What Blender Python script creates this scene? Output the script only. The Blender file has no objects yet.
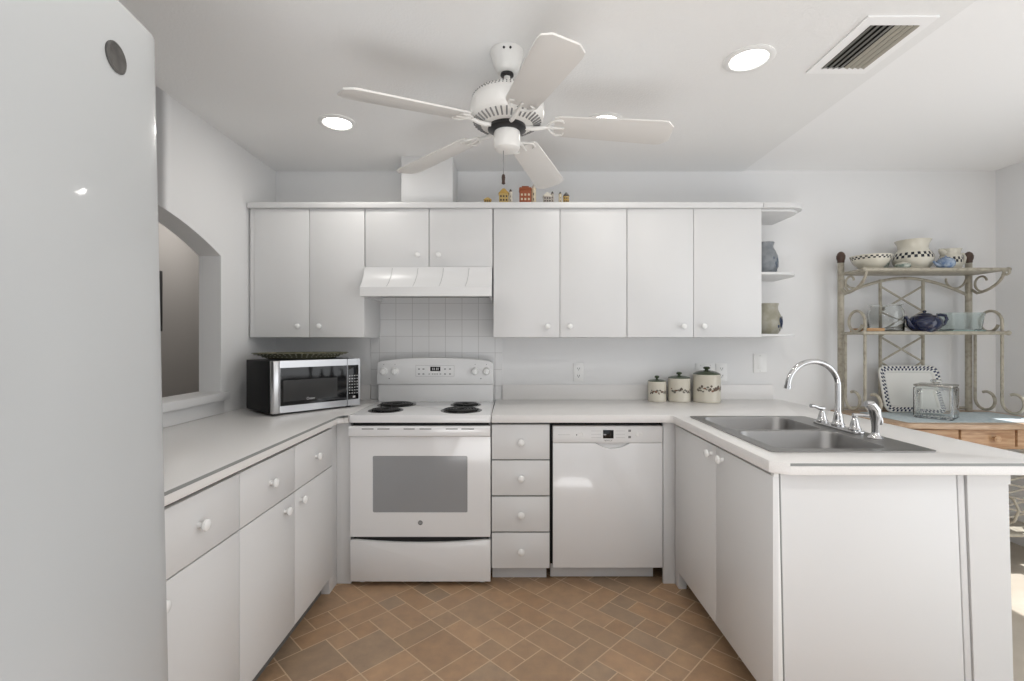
import bpy, bmesh, math, random
from math import pi, sin, cos, radians
from mathutils import Matrix, Vector

# ------------------------------------------------------------------ camera, world, lights, exposure
sc = bpy.context.scene
COL = sc.collection
CAM_Z = 1.31
cam_d = bpy.data.cameras.new('camera')
cam_d.sensor_fit = 'HORIZONTAL'; cam_d.sensor_width = 36.0
cam_d.lens = 36.0 * 478.0 / 1024.0
cam_d.clip_start = 0.05
cam = bpy.data.objects.new('camera', cam_d); COL.objects.link(cam)
cam.location = (0, 0, CAM_Z); cam.rotation_euler = (pi / 2, 0, 0)
sc.camera = cam

vs = sc.view_settings
vs.view_transform = 'Standard'; vs.look = 'None'; vs.gamma = 1.0; vs.use_curve_mapping = False
vs.exposure = -0.04

wd = bpy.data.worlds.new('sky'); sc.world = wd; wd.use_nodes = True
wd.node_tree.nodes['Background'].inputs[0].default_value = (0.85, 0.92, 1.0, 1)
wd.node_tree.nodes['Background'].inputs[1].default_value = 0.4

def area(name, loc, rot, sx, sy, power, col=(1, 1, 1)):
    l = bpy.data.lights.new(name, 'AREA'); l.shape = 'RECTANGLE'; l.size = sx; l.size_y = sy
    l.energy = power; l.color = col
    o = bpy.data.objects.new(name, l); COL.objects.link(o); o.location = loc; o.rotation_euler = rot
    return o
# daylight coming in through the wide glass doors behind the camera and those of the dining side
area('daylight_rear_doors', (0.30, -2.55, 1.10), (pi / 2, 0, 0), 3.4, 2.0, 15, (0.98, 0.99, 1.0))
area('daylight_dining_doors', (3.22, 0.55, 1.1), (pi / 2, 0, pi / 2), 3.0, 2.0, 37, (0.97, 0.985, 1.0))
# added upward fill behind the camera, stands in for daylight bounced off the floor
area('rear_floor_fill', (0.0, -1.0, 0.06), (pi, 0, 0), 1.3, 2.2, 62, (0.97, 0.985, 1.0))
area('hall_fill', (-2.2, 3.75, 2.40), (0, 0, 0), 0.5, 0.5, 9, (1.0, 0.96, 0.92))  # added lamp, out of view, that lifts the hall beyond the arch
sun_d = bpy.data.lights.new('sun', 'SUN'); sun_d.energy = 6.0; sun_d.angle = radians(0.6)
sun = bpy.data.objects.new('sun', sun_d); COL.objects.link(sun)
sun.rotation_euler = (0, radians(24), 0)
NEAR_FILL_W = 4.0
LAMP_W = 1.0       # each recessed ceiling lamp

# ------------------------------------------------------------------ materials
def mat(name, col, rough=0.5, metal=0.0, coat=0.0, trans=0.0, ior=1.45, emit=None, spec=0.5, noise=None, bump=None):
    m = bpy.data.materials.new(name); m.use_nodes = True
    nt = m.node_tree; b = nt.nodes['Principled BSDF']
    b.inputs['Base Color'].default_value = (*col, 1); b.inputs['Roughness'].default_value = rough
    b.inputs['Metallic'].default_value = metal; b.inputs['Coat Weight'].default_value = coat
    b.inputs['Coat Roughness'].default_value = 0.04
    b.inputs['Transmission Weight'].default_value = trans; b.inputs['IOR'].default_value = ior
    b.inputs['Specular IOR Level'].default_value = spec
    if emit:
        b.inputs['Emission Color'].default_value = (*emit[0], 1); b.inputs['Emission Strength'].default_value = emit[1]
    tc = None
    if noise or bump:
        tc = nt.nodes.new('ShaderNodeTexCoord')
    if noise:      # (scale, second colour, low, high[, stretch])
        n = nt.nodes.new('ShaderNodeTexNoise'); n.inputs['Scale'].default_value = noise[0]; n.inputs['Detail'].default_value = 4
        if len(noise) > 4:
            mp = nt.nodes.new('ShaderNodeMapping'); mp.inputs['Scale'].default_value = noise[4]
            nt.links.new(tc.outputs['Object'], mp.inputs[0]); nt.links.new(mp.outputs[0], n.inputs['Vector'])
        else:
            nt.links.new(tc.outputs['Object'], n.inputs['Vector'])
        r = nt.nodes.new('ShaderNodeValToRGB')
        r.color_ramp.elements[0].position = noise[2]; r.color_ramp.elements[1].position = noise[3]
        r.color_ramp.elements[0].color = (*col, 1); r.color_ramp.elements[1].color = (*noise[1], 1)
        nt.links.new(n.outputs['Fac'], r.inputs[0]); nt.links.new(r.outputs[0], b.inputs['Base Color'])
    if bump:       # (scale, strength)
        n = nt.nodes.new('ShaderNodeTexNoise'); n.inputs['Scale'].default_value = bump[0]; n.inputs['Detail'].default_value = 3
        nt.links.new(tc.outputs['Object'], n.inputs['Vector'])
        bp = nt.nodes.new('ShaderNodeBump'); bp.inputs['Strength'].default_value = bump[1]; bp.inputs['Distance'].default_value = 0.004
        nt.links.new(n.outputs['Fac'], bp.inputs['Height']); nt.links.new(bp.outputs[0], b.inputs['Normal'])
    return m

M = {}
M['wall'] = mat('white wall paint', (0.80, 0.80, 0.80), 0.6, bump=(180, 0.06))
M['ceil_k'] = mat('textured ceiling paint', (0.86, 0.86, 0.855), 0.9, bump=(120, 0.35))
M['ceil_d'] = mat('smooth ceiling lit tone', (0.92, 0.92, 0.92), 0.9, bump=(120, 0.12))  # lighter tone has the dining side's window light put into it
M['hall'] = mat('taupe hall paint', (0.36, 0.345, 0.33), 0.7, bump=(180, 0.05))
M['laminate'] = mat('white cabinet laminate', (0.72, 0.72, 0.72), 0.35, spec=0.35)
M['carcass'] = mat('cabinet carcass', (0.15, 0.15, 0.145), 0.5)  # darkened so the gaps between the fronts carry their shade in its colour
M['top'] = mat('white countertop laminate', (0.80, 0.785, 0.77), 0.28, noise=(300, (0.77, 0.755, 0.74), 0.45, 0.6))
M['edge'] = mat('grey countertop edge band', (0.27, 0.28, 0.275), 0.35)
M['knob'] = mat('white ceramic knob', (0.85, 0.85, 0.84), 0.15)
M['enamel'] = mat('white appliance enamel', (0.80, 0.80, 0.805), 0.16, coat=0.4)
M['enamel_satin'] = mat('white satin appliance', (0.79, 0.79, 0.79), 0.30)
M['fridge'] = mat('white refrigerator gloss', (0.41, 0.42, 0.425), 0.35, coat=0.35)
M['gap'] = mat('dark gap', (0.012, 0.012, 0.012), 0.7)
M['black'] = mat('black plastic', (0.015, 0.015, 0.016), 0.3)
M['matte_black'] = mat('matt black casing', (0.012, 0.012, 0.013), 0.55, spec=0.25)
M['black_glass'] = mat('black glass', (0.008, 0.008, 0.009), 0.04)
M['oven_glass'] = mat('grey oven window', (0.30, 0.305, 0.315), 0.10)
M['steel'] = mat('brushed steel', (0.33, 0.325, 0.32), 0.36, metal=1.0)
M['steel_bright'] = mat('bright stainless', (0.56, 0.56, 0.57), 0.28, metal=1.0)
M['chrome'] = mat('chrome', (0.60, 0.60, 0.605), 0.07, metal=1.0)
M['burner'] = mat('burner coil', (0.012, 0.012, 0.012), 0.45)
M['bowl'] = mat('black drip bowl', (0.03, 0.03, 0.03), 0.2)
M['grey'] = mat('mid grey print', (0.22, 0.22, 0.22), 0.5)
M['lgrey'] = mat('pale grey print', (0.52, 0.52, 0.52), 0.4)
M['dgrey'] = mat('dark grey disc', (0.055, 0.053, 0.05), 0.45, noise=(60, (0.09, 0.085, 0.08), 0.4, 0.65))
M['white_plastic'] = mat('white plastic plate', (0.83, 0.83, 0.82), 0.3)
M['fan_white'] = mat('white fan enamel', (0.80, 0.79, 0.765), 0.28)
M['blade'] = mat('white fan blade', (0.72, 0.705, 0.68), 0.4)
M['lamp'] = mat('lit lamp lens', (1, 1, 1), 0.4, emit=((1.0, 0.97, 0.9), 9.0))
M['rack'] = mat('antique cream wrought iron', (0.43, 0.395, 0.32), 0.42, noise=(40, (0.30, 0.27, 0.215), 0.45, 0.7))
M['finial'] = mat('brown finial', (0.085, 0.05, 0.035), 0.4)
M['wood'] = mat('warm pine wood', (0.36, 0.20, 0.105), 0.42, noise=(9, (0.52, 0.34, 0.20), 0.35, 0.65, (1.2, 9, 9)))
M['wood_top'] = mat('pine table top', (0.38, 0.25, 0.16), 0.35, noise=(9, (0.50, 0.36, 0.245), 0.35, 0.65, (1.2, 9, 9)))
M['board'] = mat('maple board', (0.55, 0.33, 0.16), 0.5, noise=(12, (0.45, 0.25, 0.11), 0.35, 0.65, (1, 8, 8)))
M['bluecloth'] = mat('pale blue runner', (0.48, 0.57, 0.60), 0.75, noise=(50, (0.60, 0.66, 0.68), 0.4, 0.6))
M['cream'] = mat('cream glazed ceramic', (0.66, 0.63, 0.54), 0.14)
M['ceramic_black'] = mat('black checker glaze', (0.02, 0.022, 0.03), 0.14)
M['ceramic_blue'] = mat('navy checker glaze', (0.02, 0.028, 0.07), 0.14)
M['white_glaze'] = mat('white glazed ceramic', (0.74, 0.73, 0.69), 0.14)
M['navy'] = mat('navy glazed teapot', (0.006, 0.011, 0.042), 0.08, coat=0.5)
M['mottle'] = mat('mottled blue glaze', (0.10, 0.17, 0.31), 0.2, noise=(35, (0.36, 0.43, 0.52), 0.4, 0.62))
M['celadon'] = mat('grey green glaze', (0.40, 0.43, 0.38), 0.2, noise=(45, (0.15, 0.20, 0.17), 0.5, 0.62))
M['greyvase'] = mat('blue grey stoneware', (0.25, 0.265, 0.28), 0.35, noise=(25, (0.19, 0.205, 0.225), 0.4, 0.6))
M['tanvase'] = mat('olive stoneware', (0.30, 0.285, 0.22), 0.35, noise=(22, (0.36, 0.345, 0.29), 0.4, 0.6))
M['bluepaint'] = mat('cobalt brushwork', (0.015, 0.03, 0.075), 0.35)
M['bluewash'] = mat('faded blue brushwork', (0.10, 0.13, 0.18), 0.35)
M['greenlid'] = mat('dark green lid glaze', (0.055, 0.075, 0.04), 0.2)
M['motif'] = mat('brown vine motif', (0.12, 0.09, 0.065), 0.4)
M['motif2'] = mat('grey vine leaf motif', (0.17, 0.16, 0.13), 0.4)
M['rustmotif'] = mat('rust bloom motif', (0.22, 0.11, 0.07), 0.4)
M['cansteel'] = mat('crock glaze', (0.66, 0.62, 0.53), 0.16)
M['glass'] = mat('clear glass', (0.97, 0.985, 0.98), 0.0, trans=1.0, ior=1.45)
M['hazed_glass'] = mat('pressed clear glass', (0.90, 0.96, 0.95), 0.14, trans=0.92, ior=1.45, bump=(40, 0.3))
M['tealglass'] = mat('teal tinted glass', (0.62, 0.86, 0.82), 0.03, trans=0.85, ior=1.45)
M['olive_glass'] = mat('olive pressed glass', (0.27, 0.26, 0.17), 0.12, trans=0.25, bump=(60, 0.5))
M['mirror_grey'] = mat('pewter lid', (0.42, 0.41, 0.38), 0.25, metal=0.8)
M['fob'] = mat('dark wood fob', (0.045, 0.022, 0.015), 0.4)
M['picture'] = mat('dark picture', (0.02, 0.02, 0.022), 0.4)
M['slat_lit'] = mat('lit register slat', (0.42, 0.40, 0.34), 0.45)
M['register'] = mat('shaded register slat', (0.16, 0.155, 0.14), 0.45)
for k, c in dict(m_yellow=(0.50, 0.36, 0.14), m_cream=(0.60, 0.52, 0.38), m_rust=(0.30, 0.085, 0.035), m_dark=(0.035, 0.025, 0.025),
                 m_grey=(0.42, 0.38, 0.34), m_gold=(0.42, 0.27, 0.07), m_white=(0.66, 0.62, 0.54)).items():
    M[k] = mat('painted ceramic ' + k[2:], c, 0.35)

def tile_wall_mat():
    m = bpy.data.materials.new('white square wall tile'); m.use_nodes = True
    nt = m.node_tree; b = nt.nodes['Principled BSDF']
    tc = nt.nodes.new('ShaderNodeTexCoord'); mp = nt.nodes.new('ShaderNodeMapping')
    mp.inputs['Rotation'].default_value = (-pi / 2, 0, 0)
    br = nt.nodes.new('ShaderNodeTexBrick'); br.offset = 0.0
    br.inputs['Scale'].default_value = 1.0; br.inputs['Brick Width'].default_value = 0.1107; br.inputs['Row Height'].default_value = 0.1107
    br.inputs['Mortar Size'].default_value = 0.0016; br.inputs['Mortar Smooth'].default_value = 0.2
    br.inputs['Color1'].default_value = (0.80, 0.80, 0.80, 1); br.inputs['Color2'].default_value = (0.785, 0.785, 0.785, 1)
    br.inputs['Mortar'].default_value = (0.56, 0.555, 0.55, 1)
    nt.links.new(tc.outputs['Object'], mp.inputs[0]); nt.links.new(mp.outputs[0], br.inputs['Vector'])
    nt.links.new(br.outputs['Color'], b.inputs['Base Color'])
    b.inputs['Roughness'].default_value = 0.2
    bp = nt.nodes.new('ShaderNodeBump'); bp.inputs['Strength'].default_value = 0.4; bp.inputs['Distance'].default_value = 0.002; bp.invert = True
    nt.links.new(br.outputs['Fac'], bp.inputs['Height']); nt.links.new(bp.outputs[0], b.inputs['Normal'])
    return m
M['walltile'] = tile_wall_mat()

def floor_tile_mat():
    m = bpy.data.materials.new('slate look floor tile'); m.use_nodes = True
    nt = m.node_tree; b = nt.nodes['Principled BSDF']
    at = nt.nodes.new('ShaderNodeAttribute'); at.attribute_name = 'tile_tint'
    tc = nt.nodes.new('ShaderNodeTexCoord')
    n1 = nt.nodes.new('ShaderNodeTexNoise'); n1.inputs['Scale'].default_value = 14; n1.inputs['Detail'].default_value = 6; n1.inputs['Roughness'].default_value = 0.65
    nt.links.new(tc.outputs['Object'], n1.inputs['Vector'])
    r = nt.nodes.new('ShaderNodeValToRGB')
    r.color_ramp.elements[0].position = 0.3; r.color_ramp.elements[0].color = (0.80, 0.80, 0.82, 1)
    r.color_ramp.elements[1].position = 0.7; r.color_ramp.elements[1].color = (1.14, 1.12, 1.08, 1)
    nt.links.new(n1.outputs['Fac'], r.inputs[0])
    mx = nt.nodes.new('ShaderNodeMix'); mx.data_type = 'RGBA'; mx.blend_type = 'MULTIPLY'; mx.inputs[0].default_value = 1.0
    nt.links.new(at.outputs['Color'], mx.inputs[6]); nt.links.new(r.outputs[0], mx.inputs[7])
    nt.links.new(mx.outputs[2], b.inputs['Base Color'])
    b.inputs['Roughness'].default_value = 0.45
    bp = nt.nodes.new('ShaderNodeBump'); bp.inputs['Strength'].default_value = 0.12; bp.inputs['Distance'].default_value = 0.003
    nt.links.new(n1.outputs['Fac'], bp.inputs['Height']); nt.links.new(bp.outputs[0], b.inputs['Normal'])
    return m
M['floortile'] = floor_tile_mat()
M['grout'] = mat('tan grout', (0.68, 0.52, 0.36), 0.8, bump=(200, 0.2))
M['dining_floor'] = mat('beige dining floor', (0.50, 0.45, 0.38), 0.45, noise=(6, (0.44, 0.385, 0.315), 0.35, 0.65))

# ------------------------------------------------------------------ mesh helpers
XF = {}                                             # root / part name -> world matrix used to bring world-space shapes into its frame

def BM(): return bmesh.new()

def bx(bm, x0, x1, y0, y1, z0, z1, bev=0.0015, mi=0):
    t = bmesh.new()
    vs_ = [t.verts.new((x, y, z)) for x in (x0, x1) for y in (y0, y1) for z in (z0, z1)]
    for f in ((0, 1, 3, 2), (4, 6, 7, 5), (0, 4, 5, 1), (2, 3, 7, 6), (0, 2, 6, 4), (1, 5, 7, 3)):
        t.faces.new([vs_[i] for i in f])
    bmesh.ops.recalc_face_normals(t, faces=t.faces[:])
    if bev > 0:
        b = min(bev, 0.45 * min(abs(x1 - x0), abs(y1 - y0), abs(z1 - z0)))
        bmesh.ops.bevel(t, geom=t.edges[:], offset=b, segments=2, profile=0.5, affect='EDGES')
    for f in t.faces: f.material_index = mi
    merge(bm, t); return bm

def merge(bm, t, m=None):
    if m is not None: t.transform(m)
    me = bpy.data.meshes.new('tmp'); t.to_mesh(me); t.free()
    bm.from_mesh(me); bpy.data.meshes.remove(me)

def prism(bm, pts, a0, a1, axis='z', holes=(), bev=0.0, mi=0, hole_bev=False):
    """pts: 2-D outline; axis z -> (x,y), y -> (x,z), x -> (y,z); extruded from a0 to a1."""
    def P(p, a): return {'z': (p[0], p[1], a), 'y': (p[0], a, p[1]), 'x': (a, p[0], p[1])}[axis]
    t = bmesh.new()
    edges = []
    for loop in [pts] + list(holes):
        v = [t.verts.new(P(p, a0)) for p in loop]
        for i in range(len(v)): edges.append(t.edges.new((v[i], v[(i + 1) % len(v)])))
    if holes:
        bmesh.ops.triangle_fill(t, use_beauty=True, use_dissolve=False, edges=edges)
    else:
        bmesh.ops.contextual_create(t, geom=edges)
    r = bmesh.ops.extrude_face_region(t, geom=t.faces[:] )
    d = {'z': (0, 0, a1 - a0), 'y': (0, a1 - a0, 0), 'x': (a1 - a0, 0, 0)}[axis]
    bmesh.ops.translate(t, vec=d, verts=[e for e in r['geom'] if isinstance(e, bmesh.types.BMVert)])
    bmesh.ops.recalc_face_normals(t, faces=t.faces[:])
    if bev > 0:
        bmesh.ops.dissolve_limit(t, angle_limit=0.001, verts=t.verts[:], edges=t.edges[:])
        eds = [e for e in t.edges if len(e.link_faces) == 2 and e.calc_face_angle(0) > 0.5]
        bmesh.ops.bevel(t, geom=eds, offset=bev, segments=2, profile=0.5, affect='EDGES')
    for f in t.faces: f.material_index = mi
    merge(bm, t); return bm

def lathe(bm, prof, c=(0, 0, 0), n=32, mi=0, band=None, scale=(1, 1), rot=None, ang=0.0):
    """prof: [(r,z)...]. band=(i0,i1,mia,mib): checker the rings i0..i1 with material indices."""
    t = bmesh.new(); rings = []
    for r, z in prof:
        if r < 1e-6: rings.append([t.verts.new((0, 0, z))])
        else: rings.append([t.verts.new((r * scale[0] * cos(2 * pi * k / n + ang), r * scale[1] * sin(2 * pi * k / n + ang), z)) for k in range(n)])
    for i in range(len(rings) - 1):
        A, B = rings[i], rings[i + 1]
        for k in range(n):
            k2 = (k + 1) % n
            try:
                if len(A) == 1 and len(B) == 1: continue
                if len(A) == 1: f = t.faces.new((A[0], B[k2], B[k]))
                elif len(B) == 1: f = t.faces.new((A[k], A[k2], B[0]))
                else: f = t.faces.new((A[k], A[k2], B[k2], B[k]))
            except ValueError: continue
            f.material_index = mi
            if band and band[0] <= i < band[1]:
                f.material_index = band[2] if (k + i) % 2 else band[3]
    m = Matrix.Translation(c)
    if rot is not None: m = m @ rot
    merge(bm, t, m); return bm

def tube(bm, pts, r, n=8, closed=False, mi=0, caps=True):
    """round bar along a 3-D polyline; r is a number or a list of radii."""
    pts = [Vector(p) for p in pts]; N = len(pts)
    rad = r if isinstance(r, (list, tuple)) else [r] * N
    t = bmesh.new(); rings = []
    up = None
    for i in range(N):
        if closed: d = pts[(i + 1) % N] - pts[i - 1]
        else: d = pts[min(i + 1, N - 1)] - pts[max(i - 1, 0)]
        if d.length < 1e-9: d = Vector((0, 0, 1))
        d.normalize()
        if up is None:
            up = Vector((0, 0, 1)) if abs(d.z) < 0.9 else Vector((1, 0, 0))
        s = d.cross(up)
        if s.length < 1e-6: s = d.cross(Vector((0.3, 0.9, 0.2)))
        s.normalize(); up = s.cross(d).normalized()
        rings.append([t.verts.new(pts[i] + rad[i] * (cos(2 * pi * k / n) * s + sin(2 * pi * k / n) * up)) for k in range(n)])
    for i in range(N if closed else N - 1):
        A, B = rings[i], rings[(i + 1) % N]
        for k in range(n): t.faces.new((A[k], A[(k + 1) % n], B[(k + 1) % n], B[k]))
    if caps and not closed:
        t.faces.new(rings[0]); t.faces.new(rings[-1])
    bmesh.ops.recalc_face_normals(t, faces=t.faces[:])
    for f in t.faces: f.material_index = mi
    merge(bm, t); return bm

def ball(bm, c, r, s=(1, 1, 1), n=16, mi=0):
    t = bmesh.new(); bmesh.ops.create_uvsphere(t, u_segments=n, v_segments=max(6, n // 2), radius=r)
    for f in t.faces: f.material_index = mi
    merge(bm, t, Matrix.Translation(c) @ Matrix.Diagonal((*s, 1))); return bm

def text(bm, s, size, m, depth=0.0003, mi=0, spacing=1.0):
    cu = bpy.data.curves.new('txt', 'FONT'); cu.body = s; cu.size = size; cu.extrude = depth
    cu.align_x = 'CENTER'; cu.align_y = 'CENTER'; cu.space_character = spacing
    o = bpy.data.objects.new('txt', cu); COL.objects.link(o)
    dg = bpy.context.evaluated_depsgraph_get()
    me = bpy.data.meshes.new_from_object(o.evaluated_get(dg))
    t = bmesh.new(); t.from_mesh(me)
    for f in t.faces: f.material_index = mi
    bpy.data.objects.remove(o); bpy.data.curves.remove(cu); bpy.data.meshes.remove(me)
    merge(bm, t, m); return bm

def rrect(x0, x1, y0, y1, r, n=6):
    if not isinstance(r, (list, tuple)): r = [r] * 4
    out = []
    for (cx, cy, a, q) in ((x0, y0, pi, r[0]), (x1, y0, 1.5 * pi, r[1]), (x1, y1, 0, r[2]), (x0, y1, pi / 2, r[3])):
        sx = 1 if cx == x0 else -1; sy = 1 if cy == y0 else -1
        if q <= 0: out.append((cx, cy)); continue
        for k in range(n + 1):
            t = a + pi / 2 * k / n
            out.append((cx + sx * q + q * cos(t), cy + sy * q + q * sin(t)))
    return out

def arc(c, r, a0, a1, n, plane='xz', off=0.0):
    o = []
    for k in range(n + 1):
        t = a0 + (a1 - a0) * k / n
        u, v = c[0] + r * cos(t), c[1] + r * sin(t)
        o.append({'xz': (u, off, v), 'yz': (off, u, v), 'xy': (u, v, off)}[plane])
    return o

def obj(name, bm, m, parent=None, smooth=35, local=False):
    """links ONE mesh object; shapes are given in world space unless local."""
    me = bpy.data.meshes.new(name)
    if parent is not None and not local: bm.transform(XF[parent.name].inverted())
    bm.to_mesh(me); bm.free()
    for x in (m if isinstance(m, (list, tuple)) else [m]): me.materials.append(M[x] if isinstance(x, str) else x)
    me.shade_smooth(); me.set_sharp_from_angle(angle=radians(smooth))
    o = bpy.data.objects.new(name, me); COL.objects.link(o)
    if parent is not None:
        o.parent = parent; XF[o.name] = XF[parent.name]
    else: XF[o.name] = Matrix.Identity(4)
    return o

def tag(o, label=None, cat=None, group=None, kind=None):
    if label: o['label'] = label
    if cat: o['category'] = cat
    if group: o['group'] = group
    if kind: o['kind'] = kind
    return o

def thing(name, label, cat, loc=(0, 0, 0), rz=0.0, group=None, rx=0.0, ry=0.0):
    o = bpy.data.objects.new(name, None); COL.objects.link(o)
    o.empty_display_size = 0.05
    o.location = loc; o.rotation_euler = (rx, ry, rz)
    tag(o, label, cat, group)
    XF[o.name] = Matrix.Translation(loc) @ o.rotation_euler.to_matrix().to_4x4()
    return o

def solo(name, bm, m, label, cat, loc, group=None, rz=0.0, local=False, smooth=35):
    """a thing that is one mesh, its origin at its base."""
    mw = Matrix.Translation(loc) @ Matrix.Rotation(rz, 4, 'Z')
    if not local: bm.transform(mw.inverted())
    o = obj(name, bm, m, None, smooth, True)
    o.location = loc; o.rotation_euler = (0, 0, rz)
    XF[o.name] = mw
    return tag(o, label, cat, group)

def dup(root, loc, label, rz=None):
    r = root.copy(); COL.objects.link(r); r.location = loc
    if rz is not None: r.rotation_euler = (0, 0, rz)
    r['label'] = label
    for ch in list(root.children):
        c = ch.copy(); COL.objects.link(c); c.parent = r
        for g in list(ch.children):
            d = g.copy(); COL.objects.link(d); d.parent = c
    return r

def struct(name, bm, m, label=None, smooth=35):
    o = obj(name, bm, m, None, smooth); o['kind'] = 'structure'
    if label: o['label'] = label
    return o

# ------------------------------------------------------------------ room dimensions
XL, XR, YB, YR, ZC = -1.585, 3.248, 3.21, -2.6, 2.445
XS = 1.55                                        # where the kitchen ceiling meets the dining ceiling
ZT, ZU = 0.914, 0.874                            # worktop top and underside
XH = -2.70                                       # far wall of the hall

# floor: modular diagonal tiles (one mesh) over grout
def build_floor():
    rnd = random.Random(11)
    u = 0.1025; g = 0.0026
    R = Matrix.Rotation(radians(45.5), 4, 'Z')
    used = {}
    bm = BM()
    lay = bm.loops.layers.float_color.new('tile_tint')
    x0, x1, y0, y1 = XL - 0.02, 1.50, YR, YB
    tints = [(0.420, 0.265, 0.156), (0.400, 0.256, 0.155), (0.440, 0.282, 0.170), (0.385, 0.258, 0.162), (0.410, 0.268, 0.165), (0.365, 0.256, 0.170), (0.455, 0.298, 0.182)]
    N = 46
    for j in range(-N, N):
        for i in range(-N, N):
            if (i, j) in used: continue
            c = R @ Vector(((i + 1) * u, (j + 1) * u, 0))
            opts = [(2, 2)] * 4 + [(2, 1)] * 6 + [(1, 2)] * 6 + [(1, 1)] * 5
            rnd.shuffle(opts)
            for (w, h) in opts + [(1, 1)]:
                if all((i + a, j + b) not in used for a in range(w) for b in range(h)): break
            for a in range(w):
                for b in range(h): used[(i + a, j + b)] = 1
            if not (x0 - 0.5 < c.x < x1 + 0.5 and y0 - 0.5 < c.y + 0.0 < y1 + 0.5): continue
            q = [R @ Vector(p) for p in ((i * u + g, j * u + g, 0.0), ((i + w) * u - g, j * u + g, 0.0), ((i + w) * u - g, (j + h) * u - g, 0.0), (i * u + g, (j + h) * u - g, 0.0))]
            f = bm.faces.new([bm.verts.new(p) for p in q])
            t = rnd.choice(tints); k = rnd.uniform(0.92, 1.08)
            for l in f.loops: l[lay] = (t[0] * k, t[1] * k, t[2] * k, 1)
    for co, no in (((x0, 0, 0), (-1, 0, 0)), ((x1, 0, 0), (1, 0, 0)), ((0, y0, 0), (0, -1, 0)), ((0, y1, 0), (0, 1, 0))):
        bmesh.ops.bisect_plane(bm, geom=bm.verts[:] + bm.edges[:] + bm.faces[:], plane_co=co, plane_no=no, clear_outer=True)
    bx(bm, x0, x1, y0, y1, -0.06, -0.0012, 0, mi=1)
    return struct('floor', bm, ['floortile', 'grout'], 'brown slate look kitchen floor laid diagonally')
build_floor()
struct('floor_dining', bx(BM(), 1.50, XR + 0.1, YR, YB, -0.06, 0.0, 0), 'dining_floor', 'beige dining room floor')

# walls
struct('wall_back', bx(BM(), XL - 0.12, XR + 0.12, YB, YB + 0.1, -0.06, ZC + 0.1, 0), 'wall', 'white back wall')
# left wall with arched pass-through: opening centre YA, half width HW, spring ZS, crown ZA, sill ZL
YA, HW, ZS, ZL = 1.840, 0.763, 1.770, 1.000
RA = 1.75
def arch_z(y):
    d = y - YA
    return ZS + math.sqrt(RA * RA - d * d) - math.sqrt(RA * RA - HW * HW)
bm = BM()
prism(bm, [(YR, -0.06), (YB, -0.06), (YB, ZL), (YR, ZL)], XL - 0.12, XL, 'x')
prism(bm, [(YR, ZL), (YA - HW, ZL), (YA - HW, ZS), (YR, ZS)], XL - 0.12, XL, 'x')
prism(bm, [(YA + HW, ZL), (YB, ZL), (YB, ZS), (YA + HW, ZS)], XL - 0.12, XL, 'x')
ac = [(YA - HW + 2 * HW * k / 24, arch_z(YA - HW + 2 * HW * k / 24)) for k in range(25)]
for k in range(24):
    prism(bm, [ac[k], ac[k + 1], (ac[k + 1][0], ZC + 0.1), (ac[k][0], ZC + 0.1)], XL - 0.12, XL, 'x')
prism(bm, [(YR, ZS), (YA - HW, ZS), (YA - HW, ZC + 0.1), (YR, ZC + 0.1)], XL - 0.12, XL, 'x')
prism(bm, [(YA + HW, ZS), (YB, ZS), (YB, ZC + 0.1), (YA + HW, ZC + 0.1)], XL - 0.12, XL, 'x')
bmesh.ops.remove_doubles(bm, verts=bm.verts[:], dist=1e-5)
struct('wall_left', bm, 'wall', 'white left wall with arched pass through', smooth=20)
# sill board of the pass-through
bm = BM()
bx(bm, XL - 0.14, XL + 0.035, YA - HW - 0.03, YA + HW + 0.03, 0.988, 1.030, 0.004)
struct('trim_1', bm, 'laminate', 'white sill board of the arched pass through')
struct('trim_2', bx(BM(), XL, XL + 0.012, YA - HW - 0.02, YA + HW + 0.012, ZT + 0.001, 0.987, 0.001), 'laminate', 'white apron under the pass through sill')
# hall beyond the arch
struct('wall_hall', bx(BM(), XH - 0.1, XH, 0.2, 4.6, -0.06, ZC, 0), 'hall', 'taupe hall wall beyond the arch')
struct('wall_hall_end', bx(BM(), XH, XL - 0.12, 4.5, 4.6, -0.06, ZC, 0), 'hall')
struct('wall_hall_near', bx(BM(), XH, XL - 0.12, 0.2, 0.3, -0.06, ZC, 0), 'hall')
struct('wall_hall_side', bx(BM(), XL - 0.12, XL - 0.02, YB + 0.1, 4.5, -0.06, ZC, 0), 'hall')
struct('ceiling_hall', bx(BM(), XH - 0.1, XL - 0.12, 0.2, 4.6, ZC, ZC + 0.1, 0), 'ceil_k')
struct('floor_hall', bx(BM(), XH - 0.1, XL - 0.12, 0.2, 4.6, -0.06, 0, 0), 'dining_floor')
bm = BM(); bx(bm, XH, XH + 0.03, 3.00, 3.655, 1.38, 1.84, 0.004)
t = thing('framed_picture', 'dark framed picture on the taupe hall wall seen through the arch', 'picture', (XH, 3.385, 1.38))
obj('frame', bm, 'picture', t)
obj('print', bx(BM(), XH + 0.0301, XH + 0.032, 3.08, 3.54, 1.46, 1.76, 0), 'grey', t)

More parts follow.
